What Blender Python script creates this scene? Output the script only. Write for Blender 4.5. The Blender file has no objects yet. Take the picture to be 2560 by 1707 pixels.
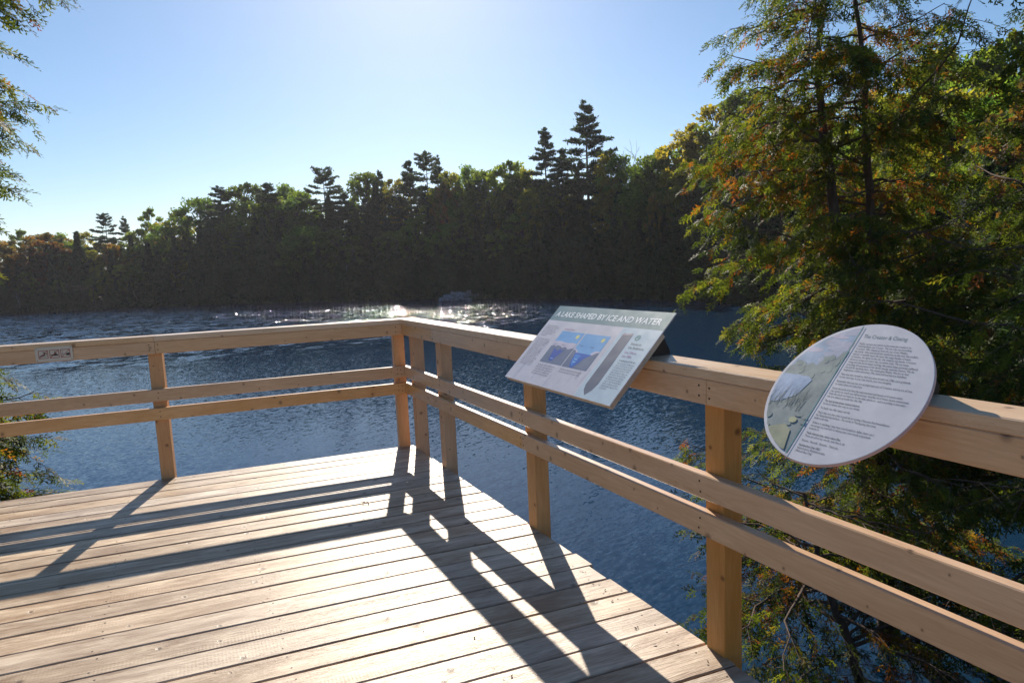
import bpy, math, random
import numpy as np
from mathutils import Vector, Matrix
R = math.radians
rng = np.random.default_rng(7)
random.seed(7)
scene = bpy.context.scene
COL = scene.collection

# ------------------------------------------------------------------ camera
C0 = np.array([-0.8829, -5.0533, 1.4248])
FWD = np.array([0.33622971, 0.93457194, -0.11629647])
RGT = np.array([0.93834749, -0.34297362, -0.04327923])
UPV = np.array([0.08033417, 0.09457473, 0.99227115])
FPX = 1579.93
cd = bpy.data.cameras.new('camera')
cam = bpy.data.objects.new('camera', cd)
COL.objects.link(cam)
cd.sensor_width = 36.0
cd.lens = FPX / 2560 * 36
cd.clip_start = 0.05
cd.clip_end = 3000
cam.matrix_world = Matrix(((RGT[0], UPV[0], -FWD[0], C0[0]), (RGT[1], UPV[1], -FWD[1], C0[1]),
                           (RGT[2], UPV[2], -FWD[2], C0[2]), (0, 0, 0, 1)))
scene.camera = cam

# ------------------------------------------------------------------ sky, sun, exposure
SUN_EL, SUN_AZ = 32.16, 12.54          # azimuth from +Y towards +X
w = bpy.data.worlds.new('World')
scene.world = w
w.use_nodes = True
wn = w.node_tree
for n_ in list(wn.nodes):
    wn.nodes.remove(n_)
sky = wn.nodes.new('ShaderNodeTexSky')
sky.sky_type = 'NISHITA'
sky.sun_disc = False
sky.sun_elevation = R(SUN_EL)
sky.sun_rotation = R(SUN_AZ)
sky.altitude = 250
sky.air_density = 1.0
sky.dust_density = 0.4
sky.ozone_density = 3.0
bg = wn.nodes.new('ShaderNodeBackground')
bg.inputs['Strength'].default_value = 0.078
wo = wn.nodes.new('ShaderNodeOutputWorld')
shs = wn.nodes.new('ShaderNodeHueSaturation')
shs.inputs['Saturation'].default_value = 1.16
shs.inputs['Hue'].default_value = 0.497
wn.links.new(sky.outputs[0], shs.inputs['Color'])
wn.links.new(shs.outputs[0], bg.inputs[0])
wn.links.new(bg.outputs[0], wo.inputs[0])
sl = bpy.data.lights.new('sun', 'SUN')
sl.energy = 5.0
sl.angle = R(0.53)
sl.color = (1.0, 0.90, 0.76)
so = bpy.data.objects.new('sun', sl)
COL.objects.link(so)
sd = Vector((math.sin(R(SUN_AZ)) * math.cos(R(SUN_EL)), math.cos(R(SUN_AZ)) * math.cos(R(SUN_EL)), math.sin(R(SUN_EL))))
so.rotation_euler = sd.to_track_quat('Z', 'Y').to_euler()
so.location = (0, 0, 30)
scene.view_settings.view_transform = 'Standard'
scene.view_settings.look = 'None'
scene.view_settings.gamma = 1
scene.view_settings.use_curve_mapping = False
scene.view_settings.exposure = 0.56
scene.cycles.max_bounces = 8
scene.cycles.transparent_max_bounces = 16
scene.cycles.sample_clamp_indirect = 6
scene.cycles.caustics_reflective = False
scene.cycles.caustics_refractive = False

# ------------------------------------------------------------------ frame of the place
WZ = -3.55                                  # water level (deck top is z = 0)
TH = R(81.957)
DR = np.array([math.cos(TH), -math.sin(TH), 0.0])    # along the right hand railing, towards the viewer
NR = np.array([math.sin(TH), math.cos(TH), 0.0])     # outwards from the deck
H = 1.0511
A_TOP, B_TOP = 0.6708, 0.5346
ROT_R = math.atan2(DR[1], DR[0])


def ray(u, v):
    d = FWD * FPX + RGT * (u - 1280) - UPV * (v - 853.5)
    return d / np.linalg.norm(d)


def at(u, v, rho):
    """world point seen at photo pixel (u, v) at a horizontal distance rho"""
    r = ray(u, v)
    return C0 + r * rho / math.hypot(r[0], r[1])


# ------------------------------------------------------------------ helpers
def tag(o, label=None, cat=None, group=None, kind=None):
    if label: o['label'] = label
    if cat: o['category'] = cat
    if group: o['group'] = group
    if kind: o['kind'] = kind
    return o


def empty(name, loc, rz=0.0):
    o = bpy.data.objects.new(name, None)
    o.location = loc
    o.rotation_euler = (0, 0, rz)
    o.empty_display_size = 0.3
    COL.objects.link(o)
    return o


def mesh_np(name, verts, faces, mats, attrs=None, smooth=False, fmat=None, corner=None):
    """verts (n,3) array, faces (m,k) int array of equal k"""
    me = bpy.data.meshes.new(name)
    verts = np.asarray(verts, dtype=np.float32)
    faces = np.asarray(faces, dtype=np.int32)
    nv, (nf, k) = len(verts), faces.shape
    me.vertices.add(nv)
    me.vertices.foreach_set('co', verts.ravel())
    me.loops.add(nf * k)
    me.loops.foreach_set('vertex_index', faces.ravel())
    me.polygons.add(nf)
    me.polygons.foreach_set('loop_start', np.arange(0, nf * k, k, dtype=np.int32))
    me.polygons.foreach_set('loop_total', np.full(nf, k, dtype=np.int32))
    if fmat is not None:
        me.polygons.foreach_set('material_index', np.asarray(fmat, dtype=np.int32))
    if smooth:
        me.polygons.foreach_set('use_smooth', np.ones(nf, dtype=bool))
    for an, av in (attrs or {}).items():
        a = me.attributes.new(an, 'FLOAT', 'FACE')
        a.data.foreach_set('value', np.asarray(av, dtype=np.float32))
    me.update(calc_edges=True)
    for m in (mats if isinstance(mats, (list, tuple)) else [mats]):
        me.materials.append(m)
    return me


class MB:
    """mixed polygon collector -> ONE mesh"""
    def __init__(s):
        s.v, s.f, s.m, s.c = [], [], [], []

    def add(s, vs, fs, mi=0, col=None):
        b = len(s.v)
        s.v += [tuple(map(float, x)) for x in vs]
        for f in fs:
            s.f.append([b + i for i in f])
            s.m.append(mi)
            s.c.append(col or (1, 1, 1))

    def box(s, c, d, mi=0, rz=0.0, col=None):
        x, y, z = [q / 2 for q in d]
        p = [(-x, -y, -z), (x, -y, -z), (x, y, -z), (-x, y, -z), (-x, -y, z), (x, -y, z), (x, y, z), (-x, y, z)]
        cs, sn = math.cos(rz), math.sin(rz)
        p = [(c[0] + a * cs - b * sn, c[1] + a * sn + b * cs, c[2] + e) for a, b, e in p]
        s.add(p, [(0, 3, 2, 1), (4, 5, 6, 7), (0, 1, 5, 4), (1, 2, 6, 5), (2, 3, 7, 6), (3, 0, 4, 7)], mi, col)

    def prism(s, poly, z0, z1, mi=0, col=None):
        n = len(poly)
        s.add([(a, b, z0) for a, b in poly] + [(a, b, z1) for a, b in poly],
              [tuple(range(n))[::-1], tuple(range(n, 2 * n))] + [(i, (i + 1) % n, n + (i + 1) % n, n + i) for i in range(n)], mi, col)

    def build(s, name, mats, parent=None, smooth=False, loc=None, rz=None, colattr=False):
        me = bpy.data.meshes.new(name)
        me.from_pydata(s.v, [], s.f)
        for m in (mats if isinstance(mats, (list, tuple)) else [mats]):
            me.materials.append(m)
        me.polygons.foreach_set('material_index', s.m)
        if smooth:
            me.polygons.foreach_set('use_smooth', [True] * len(s.f))
        if colattr:
            a = me.attributes.new('ink', 'FLOAT_COLOR', 'CORNER')
            buf = []
            for f, c in zip(s.f, s.c):
                buf += [c[0], c[1], c[2], 1.0] * len(f)
            a.data.foreach_set('color', buf)
        me.update()
        o = bpy.data.objects.new(name, me)
        COL.objects.link(o)
        if parent is not None:
            o.parent = parent
        if loc is not None:
            o.location = loc
        if rz is not None:
            o.rotation_euler = (0, 0, rz)
        return o


def lumber(name, mat, x0a, x0b, x1a, x1b, y0, y1, z0, z1, parent, loc=(0, 0, 0), rz=0.0, ch=0.0035, wob=0.0):
    """a chamfered board along X; its ends run from (x0a at y0) to (x0b at y1) and (x1a at y0) to (x1b at y1)"""
    cy, cz = (y0 + y1) / 2, (z0 + z1) / 2
    cx = (x0a + x1a) / 2
    prof = [(y0 + ch, z0), (y1 - ch, z0), (y1, z0 + ch), (y1, z1 - ch), (y1 - ch, z1), (y0 + ch, z1), (y0, z1 - ch), (y0, z0 + ch)]
    vs = []
    for (a, b) in ((x0a, x0b), (x1a, x1b)):
        for (y, z) in prof:
            t = (y - y0) / (y1 - y0)
            vs.append((a + (b - a) * t - cx, y - cy, z - cz))
    n = 8
    mb = MB()
    mb.add(vs, [tuple(range(n))[::-1][::-1], tuple(range(2 * n - 1, n - 1, -1))] + [(i, n + i, n + (i + 1) % n, (i + 1) % n) for i in range(n)])
    o = mb.build(name, mat, parent)
    o.location = (loc[0] + cx * math.cos(rz) - cy * math.sin(rz), loc[1] + cx * math.sin(rz) + cy * math.cos(rz), loc[2] + cz)
    o.rotation_euler = (0, 0, rz)
    return o


def tube_arrays(path, r0, r1, k=6):
    """tapered tube along a polyline -> verts, quads"""
    P = np.asarray(path, dtype=float)
    n = len(P)
    T = np.gradient(P, axis=0)
    T /= np.linalg.norm(T, axis=1)[:, None] + 1e-9
    ref = np.array([0.31, 0.17, 0.93]) if abs(T[0][2]) < 0.8 else np.array([1.0, 0.1, 0.0])
    U = np.cross(T, ref)
    U /= np.linalg.norm(U, axis=1)[:, None] + 1e-9
    V = np.cross(T, U)
    rad = np.linspace(0, 1, n) ** 0.8 * (r1 - r0) + r0 if np.isscalar(r0) else np.asarray(r0)
    ang = np.arange(k) * 2 * math.pi / k
    ring = P[:, None, :] + rad[:, None, None] * (np.cos(ang)[None, :, None] * U[:, None, :] + np.sin(ang)[None, :, None] * V[:, None, :])
    vs = ring.reshape(-1, 3)
    i = np.arange(n - 1)[:, None] * k
    j = np.arange(k)[None, :]
    a = i + j
    b = i + (j + 1) % k
    fs = np.stack([a, b, b + k, a + k], -1).reshape(-1, 4)
    return vs, fs


class Tubes:
    def __init__(s):
        s.v, s.f, s.n = [], [], 0

    def add(s, path, r0, r1, k=6):
        v, f = tube_arrays(path, r0, r1, k)
        s.v.append(v)
        s.f.append(f + s.n)
        s.n += len(v)

    def mesh(s, name, mat):
        return mesh_np(name, np.concatenate(s.v), np.concatenate(s.f), mat, smooth=True)


# ------------------------------------------------------------------ materials
def newmat(name):
    m = bpy.data.materials.new(name)
    m.use_nodes = True
    nt = m.node_tree
    for n_ in list(nt.nodes):
        nt.nodes.remove(n_)
    out = nt.nodes.new('ShaderNodeOutputMaterial')
    return m, nt, out


def N(nt, typ, **kw):
    n_ = nt.nodes.new(typ)
    for k, v in kw.items():
        if k.startswith('i_'):
            key = k[2:]
            key = int(key) if key.isdigit() else key.replace('_', ' ')
            n_.inputs[key].default_value = v
        else:
            setattr(n_, k, v)
    return n_


def ramp(nt, stops, interp='LINEAR'):
    r = nt.nodes.new('ShaderNodeValToRGB')
    r.color_ramp.interpolation = interp
    el = r.color_ramp.elements
    while len(el) < len(stops):
        el.new(0.5)
    for e, (p, c) in zip(el, stops):
        e.position = p
        e.color = (*c, 1) if len(c) == 3 else c
    return r


def math_n(nt, op, a, b=None, clamp=False):
    m = nt.nodes.new('ShaderNodeMath')
    m.operation = op
    m.use_clamp = clamp
    for i, x in enumerate((a, b)):
        if x is None: continue
        if isinstance(x, (int, float)):
            m.inputs[i].default_value = x
        else:
            nt.links.new(x, m.inputs[i])
    return m.outputs[0]


def mix_c(nt, fac, a, b, mode='MIX'):
    m = nt.nodes.new('ShaderNodeMix')
    m.data_type = 'RGBA'
    m.blend_type = mode
    for s_, x in ((m.inputs[0], fac), (m.inputs[6], a), (m.inputs[7], b)):
        if isinstance(x, (int, float)):
            s_.default_value = x
        elif isinstance(x, tuple):
            s_.default_value = (*x, 1)
        else:
            nt.links.new(x, s_)
    return m.outputs[2]


def wood(name, light, dark, knotc, rough=0.5, weather=0.0, saw=0.0, knot_scale=4.0, knot_r=0.055, spec=0.5, bump=0.25, vary=0.16):
    m, nt, out = newmat(name)
    L = nt.links.new
    tc = N(nt, 'ShaderNodeTexCoord')
    oi = N(nt, 'ShaderNodeObjectInfo')
    sep = N(nt, 'ShaderNodeSeparateXYZ')
    L(tc.outputs['Object'], sep.inputs[0])
    off = math_n(nt, 'MULTIPLY', oi.outputs['Random'], 137.0)
    X = math_n(nt, 'ADD', sep.outputs[0], off)
    Y = math_n(nt, 'ADD', sep.outputs[1], math_n(nt, 'MULTIPLY', off, 0.37))
    YZ = math_n(nt, 'ADD', Y, math_n(nt, 'MULTIPLY', sep.outputs[2], 0.83))
    # knots
    kv = N(nt, 'ShaderNodeCombineXYZ')
    L(X, kv.inputs[0]); L(YZ, kv.inputs[1])
    vor = N(nt, 'ShaderNodeTexVoronoi', voronoi_dimensions='2D')
    vor.inputs['Scale'].default_value = knot_scale
    vor.inputs['Randomness'].default_value = 1.0
    L(kv.outputs[0], vor.inputs['Vector'])
    sepc = N(nt, 'ShaderNodeSeparateColor')
    L(vor.outputs['Color'], sepc.inputs[0])
    rr = math_n(nt, 'ADD', math_n(nt, 'MULTIPLY', sepc.outputs[0], knot_r * 1.3), knot_r * 0.25)
    kd = math_n(nt, 'DIVIDE', vor.outputs['Distance'], rr)        # 1 at the edge of the knot
    kmask = math_n(nt, 'SMOOTH_MIN', math_n(nt, 'MAXIMUM', math_n(nt, 'SUBTRACT', 1.25, kd), 0.0), 1.0)
    halo = math_n(nt, 'POWER', 2.0, math_n(nt, 'MULTIPLY', math_n(nt, 'MULTIPLY', kd, kd), -0.9))
    # grain
    warp = math_n(nt, 'MULTIPLY', halo, 0.03)
    YW = math_n(nt, 'ADD', YZ, warp)
    gv = N(nt, 'ShaderNodeCombineXYZ')
    L(math_n(nt, 'MULTIPLY', X, 1.1), gv.inputs[0]); L(math_n(nt, 'MULTIPLY', YW, 16.0), gv.inputs[1])
    L(off, gv.inputs[2])
    g1 = N(nt, 'ShaderNodeTexNoise', i_Scale=1.0, i_Detail=5.0, i_Roughness=0.62, i_Distortion=0.7)
    L(gv.outputs[0], g1.inputs['Vector'])
    rings = math_n(nt, 'FRACT', math_n(nt, 'MULTIPLY', g1.outputs['Fac'], 9.0))
    rings = math_n(nt, 'ABSOLUTE', math_n(nt, 'SUBTRACT', rings, 0.5))
    fv = N(nt, 'ShaderNodeCombineXYZ')
    L(math_n(nt, 'MULTIPLY', X, 7.0), fv.inputs[0]); L(math_n(nt, 'MULTIPLY', YW, 260.0), fv.inputs[1])
    fib = N(nt, 'ShaderNodeTexNoise', i_Scale=1.0, i_Detail=3.0, i_Roughness=0.6)
    L(fv.outputs[0], fib.inputs['Vector'])
    sv = N(nt, 'ShaderNodeCombineXYZ')
    L(math_n(nt, 'MULTIPLY', X, 2.3), sv.inputs[0]); L(math_n(nt, 'MULTIPLY', YZ, 11.0), sv.inputs[1]); L(off, sv.inputs[2])
    stain = N(nt, 'ShaderNodeTexNoise', i_Scale=1.0, i_Detail=6.0, i_Roughness=0.65, i_Distortion=0.4)
    L(sv.outputs[0], stain.inputs['Vector'])
    t = math_n(nt, 'ADD', math_n(nt, 'MULTIPLY', rings, 0.42), math_n(nt, 'MULTIPLY', fib.outputs['Fac'], 0.38))
    t = math_n(nt, 'ADD', t, math_n(nt, 'MULTIPLY', math_n(nt, 'SUBTRACT', stain.outputs['Fac'], 0.5), 0.9 + weather))
    rp = ramp(nt, [(0.05, dark), (0.42, tuple(0.45 * a + 0.55 * b for a, b in zip(dark, light))), (0.62, light)])
    L(t, rp.inputs[0])
    col = mix_c(nt, math_n(nt, 'MULTIPLY', halo, 0.35, True), rp.outputs[0], tuple(0.5 * a + 0.5 * b for a, b in zip(knotc, dark)))
    col = mix_c(nt, math_n(nt, 'MULTIPLY', kmask, 0.92, True), col, knotc)
    # board to board variation
    rnd2 = N(nt, 'ShaderNodeTexWhiteNoise', noise_dimensions='1D')
    L(off, rnd2.inputs['W'])
    val = math_n(nt, 'ADD', math_n(nt, 'MULTIPLY', rnd2.outputs['Value'], 2 * vary), 1.0 - vary)
    hsv = N(nt, 'ShaderNodeHueSaturation')
    L(val, hsv.inputs['Value']); L(col, hsv.inputs['Color'])
    L(math_n(nt, 'ADD', math_n(nt, 'MULTIPLY', oi.outputs['Random'], 0.35), 0.8), hsv.inputs['Saturation'])
    bs = N(nt, 'ShaderNodeBsdfPrincipled')
    L(hsv.outputs[0], bs.inputs['Base Color'])
    bs.inputs['Specular IOR Level'].default_value = spec
    rg = math_n(nt, 'ADD', math_n(nt, 'MULTIPLY', stain.outputs['Fac'], 0.30), rough - 0.15)
    L(rg, bs.inputs['Roughness'])
    hgt = math_n(nt, 'ADD', math_n(nt, 'MULTIPLY', fib.outputs['Fac'], 0.5), math_n(nt, 'MULTIPLY', rings, 0.5))
    hgt = math_n(nt, 'ADD', hgt, math_n(nt, 'MULTIPLY', stain.outputs['Fac'], 1.3))
    hgt = math_n(nt, 'SUBTRACT', hgt, math_n(nt, 'MULTIPLY', kmask, 0.7))
    if saw > 0:
        mv = N(nt, 'ShaderNodeCombineXYZ')
        L(math_n(nt, 'MULTIPLY', X, 1.7), mv.inputs[0]); L(math_n(nt, 'MULTIPLY', YZ, 7.0), mv.inputs[1])
        mk = N(nt, 'ShaderNodeTexNoise', i_Scale=1.0, i_Detail=1.0)
        L(mv.outputs[0], mk.inputs['Vector'])
        mask = math_n(nt, 'MULTIPLY', math_n(nt, 'SUBTRACT', mk.outputs['Fac'], 0.56, True), 7.0, True)
        chat = math_n(nt, 'SINE', math_n(nt, 'ADD', math_n(nt, 'MULTIPLY', X, 480.0), math_n(nt, 'MULTIPLY', YZ, 60.0)))
        hgt = math_n(nt, 'ADD', hgt, math_n(nt, 'MULTIPLY', math_n(nt, 'MULTIPLY', chat, mask), saw))
    bp = N(nt, 'ShaderNodeBump')
    bp.inputs['Strength'].default_value = bump
    bp.inputs['Distance'].default_value = 0.004
    L(hgt, bp.inputs['Height'])
    L(bp.outputs[0], bs.inputs['Normal'])
    L(bs.outputs[0], out.inputs[0])
    return m


M = {}
M['deck'] = wood('deck_wood', (0.65, 0.51, 0.365), (0.29, 0.185, 0.11), (0.10, 0.06, 0.04), rough=0.46, weather=1.0, saw=0.03, knot_scale=3.6, knot_r=0.045, bump=0.6, vary=0.12, spec=0.6)
M['rail'] = wood('rail_wood', (0.71, 0.45, 0.245), (0.50, 0.265, 0.11), (0.15, 0.07, 0.03), spec=0.9, rough=0.32, knot_scale=7.0, knot_r=0.07, bump=0.15, vary=0.07)
M['cap'] = wood('cap_wood', (0.76, 0.55, 0.36), (0.56, 0.35, 0.19), (0.15, 0.07, 0.03), spec=0.9, rough=0.3, knot_scale=5.0, knot_r=0.045, bump=0.15, vary=0.05)
M['post'] = wood('post_wood', (0.66, 0.38, 0.185), (0.48, 0.24, 0.095), (0.15, 0.06, 0.025), rough=0.5, knot_scale=6.0, knot_r=0.06, bump=0.15, vary=0.06)
M['frame'] = wood('joist_wood', (0.36, 0.22, 0.12), (0.22, 0.13, 0.07), (0.08, 0.05, 0.03), rough=0.7)


def simple(name, col, rough=0.6, metal=0.0, spec=0.5, noise=0.0, nscale=30.0):
    m, nt, out = newmat(name)
    bs = N(nt, 'ShaderNodeBsdfPrincipled')
    bs.inputs['Base Color'].default_value = (*col, 1)
    bs.inputs['Roughness'].default_value = rough
    bs.inputs['Metallic'].default_value = metal
    bs.inputs['Specular IOR Level'].default_value = spec
    if noise:
        tc = N(nt, 'ShaderNodeTexCoord')
        nz = N(nt, 'ShaderNodeTexNoise', i_Scale=nscale, i_Detail=5.0)
        nt.links.new(tc.outputs['Object'], nz.inputs['Vector'])
        r_ = ramp(nt, [(0.3, tuple(c * (1 - noise) for c in col)), (0.7, tuple(min(1, c * (1 + noise)) for c in col))])
        nt.links.new(nz.outputs['Fac'], r_.inputs[0])
        nt.links.new(r_.outputs[0], bs.inputs['Base Color'])
    nt.links.new(bs.outputs[0], out.inputs[0])
    return m


M['screw'] = simple('screw_steel', (0.05, 0.035, 0.03), 0.5, 0.6)
M['steel'] = simple('bracket_steel', (0.035, 0.022, 0.02), 0.45, 0.3, noise=0.2)
M['edge'] = simple('panel_edge', (0.42, 0.36, 0.30), 0.55, noise=0.1)
M['ovaledge'] = simple('oval_edge', (0.50, 0.36, 0.38), 0.4)


def ink_mat(name, rough=0.32, mott=0.05):
    m, nt, out = newmat(name)
    at_ = N(nt, 'ShaderNodeAttribute', attribute_name='ink')
    tc = N(nt, 'ShaderNodeTexCoord')
    nz = N(nt, 'ShaderNodeTexNoise', i_Scale=14.0, i_Detail=6.0, i_Roughness=0.7)
    nt.links.new(tc.outputs['Object'], nz.inputs['Vector'])
    r_ = ramp(nt, [(0.3, (1 - 2 * mott,) * 3), (0.7, (1, 1, 1))])
    nt.links.new(nz.outputs['Fac'], r_.inputs[0])
    c = mix_c(nt, 1.0, at_.outputs['Color'], r_.outputs[0], 'MULTIPLY')
    bs = N(nt, 'ShaderNodeBsdfPrincipled')
    nt.links.new(c, bs.inputs['Base Color'])
    bs.inputs['Roughness'].default_value = rough
    nt.links.new(math_n(nt, 'ADD', math_n(nt, 'MULTIPLY', nz.outputs['Fac'], 0.2), rough - 0.1), bs.inputs['Roughness'])
    nt.links.new(bs.outputs[0], out.inputs[0])
    return m


M['ink'] = ink_mat('printed_surface')
M['photo_ink'] = ink_mat('printed_photo', mott=0.16)


def bark(name, c1, c2):
    m, nt, out = newmat(name)
    tc = N(nt, 'ShaderNodeTexCoord')
    mp = N(nt, 'ShaderNodeMapping')
    mp.inputs['Scale'].default_value = (22, 22, 3.0)
    nt.links.new(tc.outputs['Object'], mp.inputs[0])
    nz = N(nt, 'ShaderNodeTexNoise', i_Scale=1.0, i_Detail=6.0, i_Roughness=0.7)
    nt.links.new(mp.outputs[0], nz.inputs['Vector'])
    r_ = ramp(nt, [(0.3, c1), (0.7, c2)])
    nt.links.new(nz.outputs['Fac'], r_.inputs[0])
    bs = N(nt, 'ShaderNodeBsdfPrincipled', i_Roughness=0.9)
    nt.links.new(r_.outputs[0], bs.inputs['Base Color'])
    b_ = N(nt, 'ShaderNodeBump', i_Strength=0.8, i_Distance=0.02)
    nt.links.new(nz.outputs['Fac'], b_.inputs['Height'])
    nt.links.new(b_.outputs[0], bs.inputs['Normal'])
    nt.links.new(bs.outputs[0], out.inputs[0])
    return m


M['bark'] = bark('cedar_bark', (0.05, 0.03, 0.02), (0.16, 0.11, 0.085))
M['barkfar'] = bark('dark_bark', (0.03, 0.022, 0.018), (0.09, 0.07, 0.055))
M['palebark'] = bark('pale_bark', (0.15, 0.135, 0.13), (0.34, 0.32, 0.31))


def leaf(name, stops, trans=0.45, rough=0.6, spec=0.2, hueshift=0.02, valvar=0.25):
    """stops are leaf colours picked by the face attribute 'tint' (0..1)"""
    m, nt, out = newmat(name)
    L = nt.links.new
    at_ = N(nt, 'ShaderNodeAttribute', attribute_name='tint')
    rp = ramp(nt, stops)
    L(at_.outputs['Fac'], rp.inputs[0])
    oi = N(nt, 'ShaderNodeObjectInfo')
    hsv = N(nt, 'ShaderNodeHueSaturation')
    L(rp.outputs[0], hsv.inputs['Color'])
    L(math_n(nt, 'ADD', math_n(nt, 'MULTIPLY', oi.outputs['Random'], 2 * hueshift), 0.5 - hueshift), hsv.inputs['Hue'])
    rnd = N(nt, 'ShaderNodeTexWhiteNoise', noise_dimensions='1D')
    L(math_n(nt, 'MULTIPLY', oi.outputs['Random'], 71.0), rnd.inputs['W'])
    L(math_n(nt, 'ADD', math_n(nt, 'MULTIPLY', rnd.outputs['Value'], 2 * valvar), 1 - valvar), hsv.inputs['Value'])
    bs = N(nt, 'ShaderNodeBsdfPrincipled', i_Roughness=rough)
    bs.inputs['Specular IOR Level'].default_value = spec
    L(hsv.outputs[0], bs.inputs['Base Color'])
    tr = N(nt, 'ShaderNodeBsdfTranslucent')
    br = N(nt, 'ShaderNodeHueSaturation')
    br.inputs['Value'].default_value = 2.0
    br.inputs['Saturation'].default_value = 1.1
    L(hsv.outputs[0], br.inputs['Color'])
    L(br.outputs[0], tr.inputs['Color'])
    mx = N(nt, 'ShaderNodeMixShader')
    mx.inputs[0].default_value = trans
    L(bs.outputs[0], mx.inputs[1]); L(tr.outputs[0], mx.inputs[2])
    L(mx.outputs[0], out.inputs[0])
    return m


M['cedar_near'] = leaf('cedar_sprays', [(0.0, (0.021, 0.038, 0.010)), (0.35, (0.068, 0.096, 0.016)), (0.62, (0.15, 0.165, 0.024)),
                                        (0.72, (0.17, 0.13, 0.025)), (0.86, (0.24, 0.11, 0.025)), (1.0, (0.13, 0.055, 0.025))], trans=0.55, rough=0.55, spec=0.22)
M['cedar_far'] = leaf('far_cedar_leaves', [(0.0, (0.022, 0.040, 0.014)), (1.0, (0.075, 0.098, 0.032))], trans=0.32, hueshift=0.03)
M['pine_far'] = leaf('far_pine_needles', [(0.0, (0.030, 0.050, 0.024)), (1.0, (0.085, 0.115, 0.045))], trans=0.35)
M['green_far'] = leaf('far_green_leaves', [(0.0, (0.045, 0.080, 0.016)), (1.0, (0.17, 0.22, 0.035))], trans=0.6)
M['yellow_far'] = leaf('far_yellow_leaves', [(0.0, (0.10, 0.11, 0.018)), (1.0, (0.30, 0.27, 0.04))], trans=0.62)
M['orange_far'] = leaf('far_orange_leaves', [(0.0, (0.07, 0.07, 0.02)), (0.45, (0.15, 0.11, 0.025)), (1.0, (0.30, 0.14, 0.04))], trans=0.5)


def water_mat():
    m, nt, out = newmat('lake_water')
    L = nt.links.new
    geo = N(nt, 'ShaderNodeNewGeometry')
    mp = N(nt, 'ShaderNodeMapping')
    mp.inputs['Rotation'].default_value = (0, 0, R(-22))
    L(geo.outputs['Position'], mp.inputs[0])

    def layer(scale, sx, sy, det=2.0, dist=0.0):
        mm = N(nt, 'ShaderNodeMapping')
        mm.inputs['Scale'].default_value = (scale * sx, scale * sy, scale)
        L(mp.outputs[0], mm.inputs[0])
        z = N(nt, 'ShaderNodeTexNoise', i_Scale=1.0, i_Detail=det, i_Roughness=0.5, i_Distortion=dist)
        L(mm.outputs[0], z.inputs['Vector'])
        return z

    def vm(op, a, b):
        v = N(nt, 'ShaderNodeVectorMath', operation=op)
        for i, x in enumerate((a, b)):
            if isinstance(x, tuple): v.inputs[i].default_value = x
            else: L(x, v.inputs[i])
        return v.outputs[0]
    def slopes(bands):
        acc = None
        for (sc, sx, sy, det, dist, amp) in bands:
            z = layer(sc, sx, sy, det, dist)
            d = vm('MULTIPLY', vm('SUBTRACT', z.outputs['Color'], (0.5, 0.5, 0.5)), (amp * 1.25, amp * 1.3, 0.0))
            acc = d if acc is None else vm('ADD', acc, d)
        return acc

    def times(v, f):
        cmb = N(nt, 'ShaderNodeCombineXYZ')
        for i in range(3): L(f, cmb.inputs[i])
        return vm('MULTIPLY', v, cmb.outputs[0])
    # capillary ripples everywhere, in calmer and rougher streaks
    big = layer(0.05, 0.35, 1.5, 3.0, 1.0)
    streak = math_n(nt, 'ADD', 0.25, math_n(nt, 'MULTIPLY', big.outputs['Fac'], 1.5))
    acc = times(slopes(((2.6, 0.5, 1.3, 1.0, 0.4, 0.05), (8.0, 0.45, 1.4, 1.0, 0.5, 0.22), (21.0, 0.55, 1.2, 1.0, 0.3, 0.22))), math_n(nt, 'MULTIPLY', streak, LEE))
    # steeper wavelets where the breeze reaches the open middle of the lake
    sep = N(nt, 'ShaderNodeSeparateXYZ')
    L(geo.outputs['Position'], sep.inputs[0])
    gr = N(nt, 'ShaderNodeMapRange', interpolation_type='SMOOTHSTEP')
    gr.inputs[1].default_value = 34.0; gr.inputs[2].default_value = 62.0; gr.inputs[3].default_value = 0.0; gr.inputs[4].default_value = GUST
    L(sep.outputs[1], gr.inputs[0])
    acc = vm('ADD', acc, times(slopes(((1.1, 0.6, 0.9, 1.0, 0.4, 0.72), (3.0, 0.6, 1.0, 1.0, 0.4, 0.62))), math_n(nt, 'MULTIPLY', gr.outputs[0], streak)))
    acc = vm('ADD', acc, (0.0, 0.0, 1.0))
    nrm = N(nt, 'ShaderNodeVectorMath', operation='NORMALIZE')
    L(acc, nrm.inputs[0])
    bs = N(nt, 'ShaderNodeBsdfPrincipled')
    bs.inputs['Base Color'].default_value = (0.006, 0.028, 0.066, 1)
    bs.inputs['Roughness'].default_value = 0.035
    bs.inputs['IOR'].default_value = 1.333
    L(nrm.outputs[0], bs.inputs['Normal'])
    L(bs.outputs[0], out.inputs[0])
    return m


LEE, GUST = 0.72, 1.65
M['water'] = water_mat()


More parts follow.
